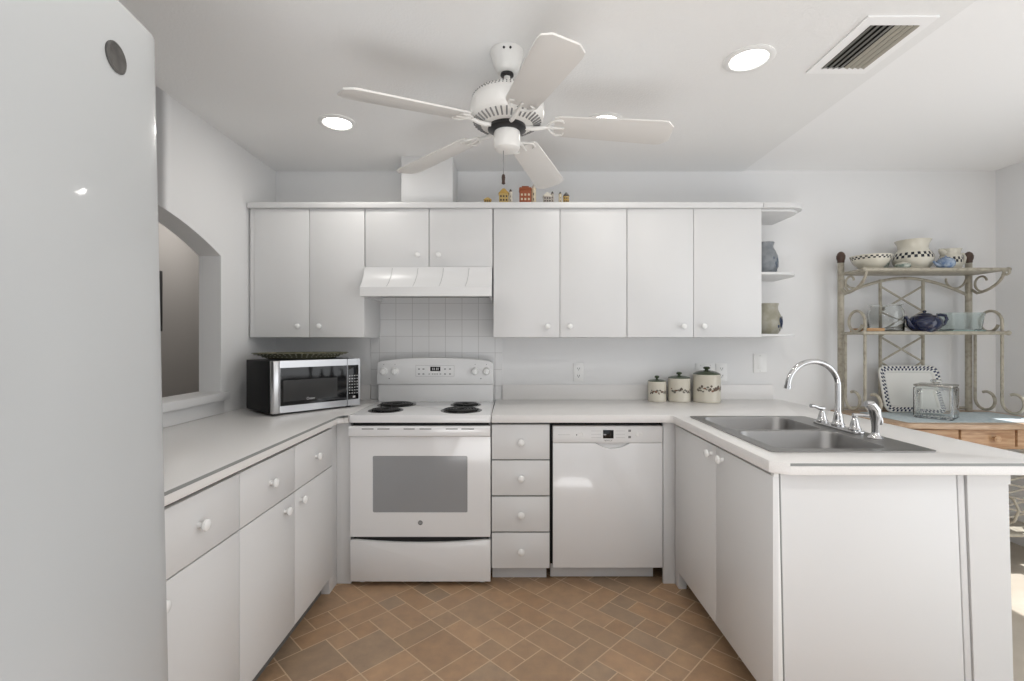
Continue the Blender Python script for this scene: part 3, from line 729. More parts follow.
# ------------------------------------------------------------------ refrigerator (leans back very slightly on its levelling feet)
FXF = -0.722
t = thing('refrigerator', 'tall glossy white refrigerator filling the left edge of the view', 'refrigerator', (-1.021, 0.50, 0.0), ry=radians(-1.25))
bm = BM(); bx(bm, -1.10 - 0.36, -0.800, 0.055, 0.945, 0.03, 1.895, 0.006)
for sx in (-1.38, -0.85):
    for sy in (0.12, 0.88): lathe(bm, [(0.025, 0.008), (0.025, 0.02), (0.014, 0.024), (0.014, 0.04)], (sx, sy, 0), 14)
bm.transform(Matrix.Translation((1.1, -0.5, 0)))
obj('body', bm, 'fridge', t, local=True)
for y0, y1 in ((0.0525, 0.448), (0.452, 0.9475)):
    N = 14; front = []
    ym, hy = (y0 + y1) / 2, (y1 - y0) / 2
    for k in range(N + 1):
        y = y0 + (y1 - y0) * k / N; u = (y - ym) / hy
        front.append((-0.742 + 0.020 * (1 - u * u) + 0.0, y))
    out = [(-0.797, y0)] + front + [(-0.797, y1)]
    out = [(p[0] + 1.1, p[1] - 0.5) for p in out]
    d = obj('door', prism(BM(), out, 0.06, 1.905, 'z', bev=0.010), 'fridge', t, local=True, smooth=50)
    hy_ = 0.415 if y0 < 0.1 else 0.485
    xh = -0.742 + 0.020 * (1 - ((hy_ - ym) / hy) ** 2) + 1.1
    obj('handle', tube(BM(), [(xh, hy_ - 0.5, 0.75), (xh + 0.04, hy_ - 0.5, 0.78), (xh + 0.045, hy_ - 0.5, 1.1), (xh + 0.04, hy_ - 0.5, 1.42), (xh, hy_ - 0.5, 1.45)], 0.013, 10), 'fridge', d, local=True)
FR = XF[t.name]
b = lathe(BM(), [(0.024, -0.005), (0.0262, -0.002), (0.0262, 0.0015), (0.023, 0.003), (0.021, 0.002), (0, 0.002)], (0, 0, 0), 32, rot=Matrix.Identity(4))
mg = obj('round_magnet', b, 'dgrey', None, local=True); mg.matrix_world = FR @ Matrix.Translation((0.3722, 0.331, 1.794)) @ Matrix.Rotation(radians(8.5), 4, 'Z') @ Matrix.Rotation(pi / 2, 4, 'Y')
tag(mg, 'dark grey round disc stuck high on the white refrigerator door', 'magnet')

# ------------------------------------------------------------------ microwave and platter
MH0, MH1, MW, MD = 0.926, 1.202, 0.516, 0.330
t = thing('microwave', 'stainless and black microwave set diagonally in the left worktop corner', 'microwave', (-1.257, 2.486, ZT), radians(48.4))
z0, z1 = MH0 - ZT, MH1 - ZT
bm = BM(); bx(bm, 0.0, MW, 0.020, MD, z0, z1, 0.003)
for sx in (0.05, MW - 0.05):
    for sy in (0.05, MD - 0.04): lathe(bm, [(0.014, 0.0005), (0.016, 0.004), (0.014, z0 + 0.002)], (sx, sy, 0), 12)
obj('case', bm, 'matte_black', t, local=True)
H = z1 - z0
bm = BM()
prism(bm, rrect(0.046, 0.432, z0, z1, 0.003, 2), -0.002, 0.020, 'y', holes=[[(0.049, z0 + 0.13 * H), (0.431, z0 + 0.13 * H), (0.431, z0 + 0.865 * H), (0.049, z0 + 0.865 * H)]], bev=0)
d = obj('door', bm, 'steel_bright', t, local=True)
b = BM(); prism(b, rrect(0.0475, 0.432, z0 + 0.125 * H, z0 + 0.87 * H, 0.004, 2), 0.0, 0.018, 'y')
obj('window', b, 'black_glass', d, local=True)
b = BM(); bx(b, 0.066, 0.372, -0.0008, 0.0, z0 + 0.21 * H, z0 + 0.62 * H, 0)
obj('window_screen', b, mat('perforated oven screen', (0.038, 0.038, 0.038), 0.12), d, local=True)
b = text(BM(), 'Oster', 0.020, Matrix.Translation((0.215, -0.0012, z0 + 0.235 * H)) @ Matrix.Rotation(pi / 2, 4, 'X'), 0.0003)
obj('brand_lettering', b, 'lgrey', d, local=True)
b = BM(); prism(b, [(0.003, 0.018), (0.002, -0.006), (0.010, -0.016), (0.036, -0.018), (0.044, -0.010), (0.0445, 0.018)], z0, z1, 'z', bev=0.003)
obj('handle', b, 'steel_bright', t, local=True)
b = BM(); prism(b, rrect(0.435, MW, z0, z1, 0.003, 2), -0.002, 0.019, 'y')
cp = obj('control_panel', b, 'steel_bright', t, local=True)
b = BM(); bx(b, 0.437, MW - 0.010, -0.003, 0.0, z0 + 0.13 * H, z0 + 0.865 * H, 0.001)
obj('touch_pad', b, 'black_glass', cp, local=True)
b = BM()
for r in range(7):
    for c in range(4): bx(b, 0.444 + c * 0.0165, 0.451 + c * 0.0165, -0.0036, -0.002, z0 + (0.255 + r * 0.062) * H, z0 + (0.275 + r * 0.062) * H, 0)
bx(b, 0.468, 0.484, -0.0036, -0.002, z0 + 0.165 * H, z0 + 0.205 * H, 0)
obj('keypad_legend', b, 'lgrey', cp, local=True)

t = thing('glass_platter', 'olive pressed glass platter lying on top of the microwave', 'platter', (-1.252, 2.845, MH1 + 0.001), radians(24))
def ov(r, a=0.262, b_=0.150): return [(a * r * cos(2 * pi * k / 48) * (1 + 0.02 * cos(2 * pi * k / 48) ** 2), b_ * r * sin(2 * pi * k / 48)) for k in range(48)]
bm = BM(); L = []
for r, z in ((0.66, 0.0), (0.72, 0.004), (0.86, 0.024), (0.99, 0.032), (1.0, 0.0345), (0.985, 0.0365), (0.85, 0.029), (0.70, 0.009), (0.64, 0.006)):
    L.append([bm.verts.new((p[0], p[1], z)) for p in ov(r)])
for A, B in zip(L, L[1:]):
    for k in range(48): bm.faces.new((A[k], A[(k + 1) % 48], B[(k + 1) % 48], B[k]))
bm.faces.new(L[0][::-1]); bm.faces.new(L[-1])
obj('dish', bm, 'olive_glass', t, local=True)
b = BM()
for k in range(48):
    a = 2 * pi * k / 48
    for r, z in ((0.775, 0.0125), (0.86, 0.0235), (0.935, 0.029)):
        p = ov(r)[k]; ball(b, (p[0], p[1], z), 0.0055, (1, 1, 0.7), 6)
obj('pressed_pattern', b, mat('pale pressed glass beads', (0.42, 0.41, 0.33), 0.2), t, local=True)

# ------------------------------------------------------------------ canisters
def canister(label, c, r, h, hl):
    t = thing('canister', label, 'canister', c, group='cream canisters with green lids')
    obj('jar', lathe(BM(), [(0, 0), (r * 0.97, 0), (r, 0.004), (r * 1.01, 0.012), (r * 0.985, 0.018), (r * 0.985, h - 0.012), (r, h - 0.006), (r * 0.97, h), (0, h)], (0, 0, 0), 40), 'cansteel', t, local=True)
    ld = obj('lid', lathe(BM(), [(r * 0.94, h), (r * 0.97, h + 0.002), (r * 0.96, h + 0.005), (r * 0.75, h + 0.008 + hl * 0.14), (r * 0.45, h + 0.011 + hl * 0.26), (r * 0.2, h + 0.012 + hl * 0.3), (0, h + 0.012 + hl * 0.3)], (0, 0, 0), 40), 'greenlid', t, local=True)
    zk = h + 0.011 + hl * 0.3
    obj('lid_knob', lathe(BM(), [(r * 0.13, zk), (r * 0.12, zk + 0.006), (r * 0.24, zk + 0.012), (r * 0.26, zk + 0.018), (r * 0.16, zk + 0.024), (0, zk + 0.025)], (0, 0, 0), 24), 'greenlid', ld, local=True)
    rnd = random.Random(int(r * 1e4)); b = BM()
    rr = r * 0.987
    for k in range(26):
        a = -pi / 2 + (k - 12.5) / 12.5 * 1.05; zz = h * (0.50 + rnd.uniform(-0.10, 0.10) * (1.0 if k % 9 < 6 else 0.3))
        s = rnd.uniform(0.055, 0.115) * r
        t_ = bmesh.new(); bmesh.ops.create_uvsphere(t_, u_segments=8, v_segments=6, radius=s)
        mi = rnd.choice((0, 0, 1, 1, 2))
        for f in t_.faces: f.material_index = mi
        merge(b, t_, Matrix.Translation((rr * cos(a), rr * sin(a), zz)) @ Matrix.Rotation(a, 4, 'Z') @ Matrix.Diagonal((0.15, 1.0, rnd.uniform(0.6, 1.4), 1)))
    tube(b, [(rr * cos(-pi / 2 + a / 10 * 1.05) * 1.0, rr * sin(-pi / 2 + a / 10 * 1.05), h * 0.50 + h * 0.025 * sin(a * 0.8)) for a in range(-10, 11)], 0.0008, 5)
    obj('vine_motif', b, ['motif', 'motif2', 'rustmotif'], t, local=True)
    return t
canister('smallest cream canister with dark green lid at the left of three', (0.946, 3.120, ZT + 0.0005), 0.0585, 0.130, 0.006)
canister('middle sized cream canister with dark green lid, between the other two', (1.089, 3.115, ZT + 0.0005), 0.0705, 0.151, 0.016)
canister('largest cream canister with dark green lid, nearest the sink', (1.262, 3.100, ZT + 0.0005), 0.0865, 0.177, 0.048)

# ------------------------------------------------------------------ wall plates
def plate(name, x0, x1, z0, z1, label, cat, draw):
    t = thing(name, label, cat, ((x0 + x1) / 2, YB, (z0 + z1) / 2), group='white wall plates')
    obj('cover_plate', prism(BM(), rrect(x0, x1, z0, z1, 0.005, 3), YB - 0.006, YB, 'y', bev=0.002), 'white_plastic', t)
    draw(t)
def outlet(x, zs):
    def f(t):
        for z in zs:
            r_ = obj('receptacle', prism(BM(), rrect(x - 0.016, x + 0.016, z - 0.014, z + 0.014, 0.008, 3), YB - 0.008, YB - 0.005, 'y'), 'white_plastic', t)
            b = BM()
            for dx in (-0.0065, 0.0065): bx(b, x + dx - 0.0014, x + dx + 0.0014, YB - 0.0085, YB - 0.0075, z - 0.003, z + 0.007, 0)
            ball(b, (x, YB - 0.0078, z - 0.008), 0.003, (1, 0.3, 1), 8)
            obj('slot', b, 'black', r_)
    return f
def rocker(xs, z0, z1):
    def f(t):
        for x in xs: obj('rocker', bx(BM(), x - 0.0165, x + 0.0165, YB - 0.0068, YB - 0.005, z0, z1, 0.001), 'white_plastic', t)
        b = BM()
        for x in xs:
            for z in (z0 - 0.012, z1 + 0.012): ball(b, (x, YB - 0.0062, z), 0.003, (1, 0.4, 1), 8)
        obj('screw', b, 'lgrey', t)
    return f
plate('outlet', 0.411, 0.481, 1.036, 1.158, 'white outlet on the wall between the range and the canisters', 'outlet', outlet(0.446, (1.073, 1.121)))
plate('light_switch', 1.232, 1.362, 1.036, 1.158, 'white double switch plate behind the largest canister', 'switch', rocker((1.265, 1.329), 1.065, 1.13))
plate('outlet', 1.367, 1.443, 1.036, 1.158, 'white outlet just right of the largest canister', 'outlet', outlet(1.405, (1.073, 1.121)))
plate('light_switch', 1.619, 1.707, 1.094, 1.221, 'white single switch plate under the open end shelves', 'switch', rocker((1.663,), 1.118, 1.196))

# ------------------------------------------------------------------ little painted houses on the top board
MG = 'painted miniature houses above the wall cabinets'
def mini(name, label, x, w, h, wall, roof, style, y=2.885):
    d = w * 0.85; z = 2.1345
    t = thing(name, label, 'figurine', (x, y, z), group=MG)
    if style == 'house':
        hw = h * 0.66
        b = bx(BM(), -w / 2, w / 2, -d / 2, d / 2, 0, hw, 0.001)
        obj('walls', b, wall, t, local=True)
        obj('roof', prism(BM(), [(-w * 0.58, hw), (w * 0.58, hw), (w * 0.1, h), (-w * 0.1, h)], -d * 0.55, d * 0.55, 'y', bev=0.001), roof, t, local=True)
    elif style == 'shop':
        hw = h * 0.9
        obj('walls', bx(BM(), -w / 2, w / 2, -d / 2, d / 2, 0, hw, 0.001), wall, t, local=True)
        b = bx(BM(), -w * 0.54, w * 0.54, -d * 0.55, d * 0.55, hw * 0.86, hw * 0.93, 0); bx(b, -w * 0.3, w * 0.3, -d * 0.3, d * 0.3, hw * 0.9, h, 0)
        obj('roof', b, roof, t, local=True)
    else:
        r = w / 2
        obj('walls', lathe(BM(), [(0, 0), (r, 0), (r * 0.85, h * 0.75), (r, h * 0.76), (r, h * 0.79), (r * 0.6, h * 0.8), (0, h * 0.8)], (0, 0, 0), 16), wall, t, local=True)
        obj('roof', lathe(BM(), [(r * 0.62, h * 0.8), (r * 0.7, h * 0.86), (r * 0.25, h * 0.97), (0, h)], (0, 0, 0), 12), roof, t, local=True)
    b = BM(); nx = 1 if style == 'tower' else 3; nz = 2
    ya = -d / 2 if style != 'tower' else -w / 2 * 0.92
    for i in range(nx):
        for j in range(nz):
            cx = (i - (nx - 1) / 2) * w * 0.3; cz = h * (0.14 + 0.26 * j)
            bx(b, cx - w * 0.08, cx + w * 0.08, ya - 0.002, ya + 0.004, cz, cz + h * 0.12, 0)
    obj('window', b, 'm_dark' if wall != 'm_rust' else 'm_cream', t, local=True)
def px(p, y=2.885): return (p - 512) * y / 478
mini('miniature_cottage', 'tiny gold cottage figurine, leftmost and lowest above the cabinets', px(487.7), 0.042, 0.034, 'm_gold', 'm_yellow', 'house')
mini('miniature_house', 'small yellow house figurine above the cabinets', px(503.8), 0.056, 0.086, 'm_yellow', 'm_gold', 'house')
mini('miniature_lighthouse', 'small white lighthouse figurine with black cap beside the yellow house', px(510.6), 0.024, 0.090, 'm_white', 'm_dark', 'tower')
mini('miniature_shop', 'rust red shop figurine with cream windows above the cabinets', px(525.2), 0.070, 0.102, 'm_rust', 'm_rust', 'shop')
mini('miniature_lighthouse', 'tallest cream lighthouse figurine touching the rust red shop', px(533.6), 0.032, 0.118, 'm_cream', 'm_grey', 'tower')
mini('miniature_house', 'pale grey house figurine right of the tallest lighthouse', px(547.2), 0.048, 0.064, 'm_grey', 'm_white', 'house')
mini('miniature_lighthouse', 'short pale lighthouse figurine with black cap against the pale grey house', px(552.4), 0.022, 0.076, 'm_grey', 'm_dark', 'tower')
mini('miniature_tower', 'slim cream tower figurine with dark cap near the right end of the row', px(560.2), 0.022, 0.074, 'm_cream', 'm_dark', 'tower')
mini('miniature_house', 'small gold house figurine with dark roof, rightmost of the row', px(566.0), 0.034, 0.066, 'm_gold', 'm_dark', 'house')

# ------------------------------------------------------------------ ceiling fan
FC = (-0.0195, 1.882); ZB = 2.102
t = thing('ceiling_fan', 'white five blade ceiling fan hanging over the kitchen', 'ceiling fan', (FC[0], FC[1], ZC))
c = (FC[0], FC[1], 0)
obj('canopy', lathe(BM(), [(0.066, ZC - 0.0005), (0.067, ZC - 0.008), (0.063, ZC - 0.016), (0.059, ZC - 0.035), (0.050, ZC - 0.062), (0.041, ZC - 0.080), (0.032, ZC - 0.085), (0.016, ZC - 0.087)], c, 36), 'fan_white', t)
b = lathe(BM(), [(0.026, ZC - 0.0865), (0.026, ZC - 0.093), (0.012, ZC - 0.097)], c, 24)
for a in (-1.75, -1.35): ball(b, (FC[0] + 0.063 * cos(a), FC[1] + 0.063 * sin(a), ZC - 0.018), 0.005, (1, 1, 1), 8)
obj('canopy_fitting', b, 'black', t)
obj('downrod', lathe(BM(), [(0.0125, ZC - 0.085), (0.0125, 2.312), (0.024, 2.308), (0.024, 2.290)], c, 20), 'fan_white', t)
mh = obj('motor_housing', lathe(BM(), [(0.022, 2.296), (0.080, 2.292), (0.118, 2.276), (0.138, 2.254), (0.146, 2.228), (0.146, 2.194), (0.140, 2.180), (0.128, 2.168), (0.100, 2.154), (0.055, 2.150)], c, 48), 'fan_white', t)
b = BM()
for k in range(40):                                             # slots round the bowl under the motor and the pierced band
    a = 2 * pi * k / 40
    p0 = Vector((FC[0] + 0.1335 * cos(a), FC[1] + 0.1335 * sin(a), 2.1695)); p1 = Vector((FC[0] + 0.103 * cos(a), FC[1] + 0.103 * sin(a), 2.152))
    tube(b, [p0, p1], 0.0034, 5)
obj('vent_slots', b, 'grey', mh)
b = BM()
for k in range(60):
    a = 2 * pi * k / 60
    for z, r in ((2.268, 0.1262), (2.257, 0.1357)):
        ball(b, (FC[0] + r * cos(a), FC[1] + r * sin(a), z), 0.0028, (1, 1, 1), 6)
obj('pierced_band', b, 'grey', mh)
obj('flywheel', lathe(BM(), [(0.05, 2.152), (0.074, 2.151), (0.076, 2.139), (0.06, 2.130), (0.03, 2.128)], c, 36), 'black', t)
obj('switch_housing', lathe(BM(), [(0.030, 2.132), (0.050, 2.130), (0.052, 2.122), (0.052, 2.078), (0.049, 2.064), (0.040, 2.056), (0.020, 2.053), (0, 2.0525)], c, 36), 'fan_white', t)
for ang in (69, -3, -75, -147, 141):
    A = radians(ang)
    MB_ = Matrix.Translation((FC[0], FC[1], ZB + 0.046)) @ Matrix.Rotation(A, 4, 'Z') @ Matrix.Translation((0.19, 0, 0)) @ Matrix.Rotation(radians(4.8), 4, 'Y') @ Matrix.Translation((-0.19, 0, 0)) @ Matrix.Rotation(radians(-12), 4, 'X')
    bl = bmesh.new()
    out = [(0.185, -0.050), (0.205, -0.059), (0.40, -0.066), (0.585, -0.071), (0.612, -0.067), (0.636, -0.040), (0.638, 0.040), (0.612, 0.067), (0.585, 0.071), (0.40, 0.066), (0.205, 0.059), (0.185, 0.050)]
    b = BM(); prism(b, out, -0.0035, 0.0035, 'z', bev=0.0015); b.transform(MB_)
    d = obj('blade', b, 'blade', t)
    ir = BM()
    # scrolled iron: stem from the flywheel to a three-lobed plate under the blade
    tube(ir, [(0.066, 0, -0.013), (0.100, 0, -0.016), (0.130, 0, -0.013), (0.160, 0, -0.006), (0.218, 0, -0.007)], [0.008, 0.009, 0.008, 0.006, 0.004], 10)
    for s in (-1, 1):
        tube(ir, [(0.155, 0, -0.002), (0.168, s * 0.024, -0.006), (0.190, s * 0.043, -0.0065), (0.214, s * 0.044, -0.0065), (0.222, s * 0.030, -0.0065)], [0.006, 0.0045, 0.004, 0.0045, 0.003], 8)
    for p in ((0.214, -0.042), (0.218, 0.0), (0.214, 0.042)): ball(ir, (p[0], p[1], -0.007), 0.0065, (1, 1, 0.5), 10)
    ir.transform(MB_)
    obj('blade_iron', ir, 'fan_white', t)
pc = obj('pull_chain', tube(BM(), [(FC[0] - 0.014, FC[1] - 0.01, 2.056), (FC[0] - 0.014, FC[1] - 0.01, 1.962)], 0.0016, 6), 'grey', t)
obj('fob', lathe(BM(), [(0.002, 0.042), (0.006, 0.038), (0.0075, 0.028), (0.006, 0.012), (0.0075, 0.004), (0, 0)], (FC[0] - 0.014, FC[1] - 0.01, 1.920), 14), 'fob', pc)

# ------------------------------------------------------------------ recessed lamps and air register
def lamp_light(x, y, name='recessed_lamp_light', w=LAMP_W):
    l = bpy.data.lights.new(name, 'AREA'); l.shape = 'DISK'; l.size = 0.12; l.energy = w; l.color = (1.0, 0.97, 0.92)
    o = bpy.data.objects.new(name, l); COL.objects.link(o); o.location = (x, y, ZC - 0.012)
LG = 'recessed ceiling lamps'
t = thing('recessed_lamp', 'lit round recessed ceiling lamp above the left cabinets', 'ceiling lamp', (-0.910, 2.490, ZC), group=LG)
obj('trim_ring', lathe(BM(), [(0.094, -0.0005), (0.096, -0.004), (0.090, -0.008), (0.074, -0.008), (0.069, -0.003)], (0, 0, 0), 40), 'white_plastic', t, local=True)
obj('lens', lathe(BM(), [(0.070, -0.003), (0.062, -0.0045), (0.0, -0.006)], (0, 0, 0), 40), 'lamp', t, local=True)
dup(t, (0.954, 1.925, ZC), 'lit round recessed ceiling lamp beside the air register')
dup(t, (0.474, 2.470, ZC), 'lit round recessed ceiling lamp half hidden behind a fan blade')
for x, y, w in ((-0.910, 2.490, 2.2), (0.954, 1.925, 2.2), (0.474, 2.470, 1.0)): lamp_light(x, y, w=w * LAMP_W)
for x, y in ((-0.30, 0.75), (0.954, 0.60)):          # added lamps out of view, put in to brighten the base cabinets
    dup(t, (x, y, ZC), 'added unseen ceiling lamp above the camera side of the kitchen')
    lamp_light(x, y, 'near_fill_light', NEAR_FILL_W)

t = thing('air_register', 'white ceiling air register with slanted louvers shaded by colour on one side', 'vent', (1.367, 1.86, ZC))
VX0, VX1, VY0, VY1 = 1.243, 1.493, 1.668, 2.022
ix0, ix1, iy0, iy1 = 1.284, 1.462, 1.712, 1.985
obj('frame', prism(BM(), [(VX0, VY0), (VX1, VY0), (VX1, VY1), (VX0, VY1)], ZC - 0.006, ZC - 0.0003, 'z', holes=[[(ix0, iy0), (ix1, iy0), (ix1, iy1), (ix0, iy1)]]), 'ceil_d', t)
obj('backing', bx(BM(), ix0 - 0.004, ix1 + 0.004, iy0 - 0.004, iy1 + 0.004, ZC - 0.0012, ZC - 0.0004, 0), 'gap', t)
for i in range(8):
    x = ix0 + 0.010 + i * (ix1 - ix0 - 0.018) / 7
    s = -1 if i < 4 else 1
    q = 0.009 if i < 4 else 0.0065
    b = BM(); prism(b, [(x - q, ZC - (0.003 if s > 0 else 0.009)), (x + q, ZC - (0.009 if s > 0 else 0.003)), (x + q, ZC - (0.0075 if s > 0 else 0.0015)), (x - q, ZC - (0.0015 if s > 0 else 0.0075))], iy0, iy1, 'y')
    obj('louver', b, 'register' if i < 4 else 'slat_lit', t)  # left slats darker, right lighter: shade and light put into the slat colours

# ------------------------------------------------------------------ baker's rack
KX0, KX1, KYB, KYF = 2.150, 2.985, 3.125, 2.905
KZ1, KZ2, KZT = 1.738, 1.352, 0.850
KM = (KX0 + KX1) / 2
t = thing('bakers_rack', 'cream wrought iron bakers rack with a pine drawer base by the back wall', 'rack', (KM, 2.95, 0))
for x in (KX0, KX1):
    b = tube(BM(), [(x, KYB, KZT), (x, KYB, 1.816)], 0.0185, 14)
    p = obj('post', b, 'rack', t)
    obj('finial', lathe(BM(), [(0.012, 1.814), (0.021, 1.820), (0.020, 1.828), (0.025, 1.845), (0.026, 1.862), (0.019, 1.880), (0.007, 1.890), (0, 1.891)], (x, KYB, 0), 18), 'finial', p)
for z in (KZ1, KZ2):
    b = BM(); bx(b, KX0 + 0.005, KX1 + 0.02, KYF + 0.01, KYB + 0.005, z - 0.004, z + 0.008, 0.002)
    tube(b, [(KX0 - 0.008, KYF, z + 0.004), (KX1 + 0.028, KYF, z + 0.004)], 0.011, 12)
    tube(b, [(KX0, KYF, z + 0.004), (KX0, KYB, z + 0.004)], 0.010, 10); tube(b, [(KX1, KYF, z + 0.004), (KX1, KYB, z + 0.004)], 0.010, 10)
    ball(b, (KX0 - 0.012, KYF, z + 0.004), 0.015, (1, 1, 1), 12); ball(b, (KX1 + 0.032, KYF, z + 0.004), 0.015, (1, 1, 1), 12)
    obj('shelf', b, 'rack', t)
def spiral(cy, cz, r0, r1, a0, a1, n=26): 
    return [(None, cy + (r0 + (r1 - r0) * k / n) * cos(a0 + (a1 - a0) * k / n), cz + (r0 + (r1 - r0) * k / n) * sin(a0 + (a1 - a0) * k / n)) for k in range(n + 1)]
for x in (KX0 + 0.004, KX1 + 0.006):
    def setx(pts): return [(x, p[1], p[2]) for p in pts]
    r = 0.070
    # front rod: hook over the middle shelf at the top, forward curl at the foot
    b = BM(); yf = KYF + 0.012; R_ = 0.075
    pts = [(x, yf, KZT + 0.13), (x, yf, 1.40)] + setx(spiral(yf + R_, 1.425, R_, R_ * 0.72, pi, -0.95 * pi + 0.2)[::1])
    tube(b, pts, 0.0085, 10)
    foot = setx(spiral(yf - r, KZT + 0.088, r, r * 0.70, 0, -1.62 * pi))
    tube(b, [(x, yf, KZT + 0.14)] + foot, 0.0085, 10)
    obj('scroll_rod', b, 'rack', t)
    b = BM(); yr = KYB - 0.038
    foot = setx(spiral(yr - r, KZT + 0.088, r, r * 0.70, 0, -1.62 * pi))
    tube(b, [(x, yr, KZ2), (x, yr, KZT + 0.14)] + foot, 0.0085, 10)
    obj('scroll_rod', b, 'rack', t)
    # side bracket under the top shelf
    b = BM()
    sw = [(x, KYB - 0.01, KZ1 - 0.095)] + [(x, KYB - 0.02 - 0.20 * sin(pi / 2 * k / 10), KZ1 - 0.125 + 0.125 * (1 - cos(pi / 2 * k / 10)) ) for k in range(1, 11)]
    tube(b, sw, 0.0085, 10)
    tube(b, setx(spiral(KYB - 0.085, KZ1 - 0.058, 0.062, 0.030, -pi * 0.75, pi * 0.9)), 0.0065, 8)
    if x > KM: tube(b, setx(spiral(KYF - 0.018, KZ1 - 0.012, 0.022, 0.012, pi * 0.2, -pi * 1.2, 12)), 0.007, 8)
    obj('bracket', b, 'rack', t)
# back apron arch with scrolls, lattice
b = BM()
tube(b, [(KX0 + (KX1 - KX0) * k / 20, KYB, KZ1 - 0.135 + 0.115 * (1 - (abs(k - 10) / 10.0) ** 1.8)) for k in range(21)], 0.0095, 10)
for s, xc in ((1, KX0), (-1, KX1)):
    pts = spiral(0, 0, 0.082, 0.034, 0, 1.55 * pi)
    tube(b, [(xc + s * (0.098 - p[1]), KYB, KZ1 - 0.02 - 0.0 + (-abs(p[2]) if p[2] > 0 else p[2] * 0.4 - 0.02)) for p in spiral(0, 0, 0.082, 0.05, 0.05, 0.98 * pi, 20)], 0.0065, 8)
obj('apron', b, 'rack', t)
LX0, LX1 = 2.407, 2.687
b = BM()
for x in (LX0, LX1): tube(b, [(x, KYB, KZT), (x, KYB, KZ1 - 0.03)], 0.0095, 10)
z = 1.665
while z > 0.93:
    zl = max(z - 0.165, 0.90)
    tube(b, [(LX0, KYB, z), (LX1, KYB, zl)], 0.0065, 8); tube(b, [(LX1, KYB + 0.004, z), (LX0, KYB + 0.004, zl)], 0.0065, 8)
    z -= 0.165
tube(b, [(KX0, KYB, KZT + 0.02), (KX1, KYB, KZT + 0.02)], 0.009, 8)
obj('lattice', b, 'rack', t)
# pine top and drawers
TX0, TX1, TYF = 2.115, 3.125, 2.615
out = [(TX0, YB - 0.03), (TX0, TYF + 0.22)]
for k in range(1, 9): a = pi + (pi / 2) * k / 9; out.append((TX0 + 0.14 + 0.14 * cos(a), TYF + 0.17 + 0.14 * sin(a)))
for k in range(13):
    u = -1 + 2 * k / 12; out.append((KM + 0.05 + u * (TX1 - TX0 - 0.28) / 2, TYF + 0.03 * u * u))
for k in range(1, 9): a = 1.5 * pi + (pi / 2) * k / 9; out.append((TX1 - 0.14 + 0.14 * cos(a), TYF + 0.17 + 0.14 * sin(a)))
out += [(TX1, TYF + 0.22), (TX1, YB - 0.03)]
obj('table_top', prism(BM(), out, KZT - 0.030, KZT, 'z', bev=0.006), 'wood_top', t)
bd = obj('drawer_case', bx(BM(), TX0 + 0.05, TX1 - 0.03, TYF + 0.065, YB - 0.05, 0.70, KZT - 0.031, 0.003), 'wood', t)
for x0, x1 in ((2.185, 2.487), (2.500, 2.802), (2.815, 3.085)):
    d = obj('drawer', bx(BM(), x0, x1, TYF + 0.045, TYF + 0.066, 0.715, KZT - 0.036, 0.004), 'wood', t)
    obj('knob', lathe(BM(), [(0.008, 0), (0.008, 0.01), (0.017, 0.016), (0.019, 0.024), (0.012, 0.03), (0, 0.031)], ((x0 + x1) / 2 + 0.03, TYF + 0.045, 0.765), 18, rot=rx), 'wood', d)
for x in (TX0 + 0.09, 2.80, TX1 - 0.07):
    b = tube(BM(), [(x, TYF + 0.10, 0.0), (x, TYF + 0.10, 0.70)], 0.013, 10)
    for s in (-1, 1):
        tube(b, [(x, TYF + 0.10, 0.22 + 0.05), (x + 0.0, TYF + 0.10 + s * 0.05, 0.30), (x, TYF + 0.10 + s * 0.075, 0.37), (x, TYF + 0.10 + s * 0.05, 0.42), (x, TYF + 0.10, 0.44)], 0.007, 8)
    obj('leg', b, 'rack', t)
for x in (TX0 + 0.09, TX1 - 0.07):
    obj('leg', tube(BM(), [(x, YB - 0.08, 0.0), (x, YB - 0.08, 0.70)], 0.013, 10), 'rack', t)
b = BM()
for k in range(6): z = 0.30 + k * 0.07; tube(b, [(2.80, TYF + 0.10, z), (3.055, TYF + 0.10, z + 0.06)], 0.005, 6); tube(b, [(2.80, TYF + 0.10, z + 0.06), (3.055, TYF + 0.10, z)], 0.005, 6)
obj('base_lattice', b, 'rack', t)
b = BM(); bx(b, TX0 + 0.08, TX1 - 0.06, TYF + 0.08, YB - 0.06, 0.205, 0.220, 0.003)
tube(b, [(TX0 + 0.06, TYF + 0.08, 0.212), (TX1 - 0.04, TYF + 0.08, 0.212)], 0.010, 8)
obj('lower_shelf', b, 'rack', t)

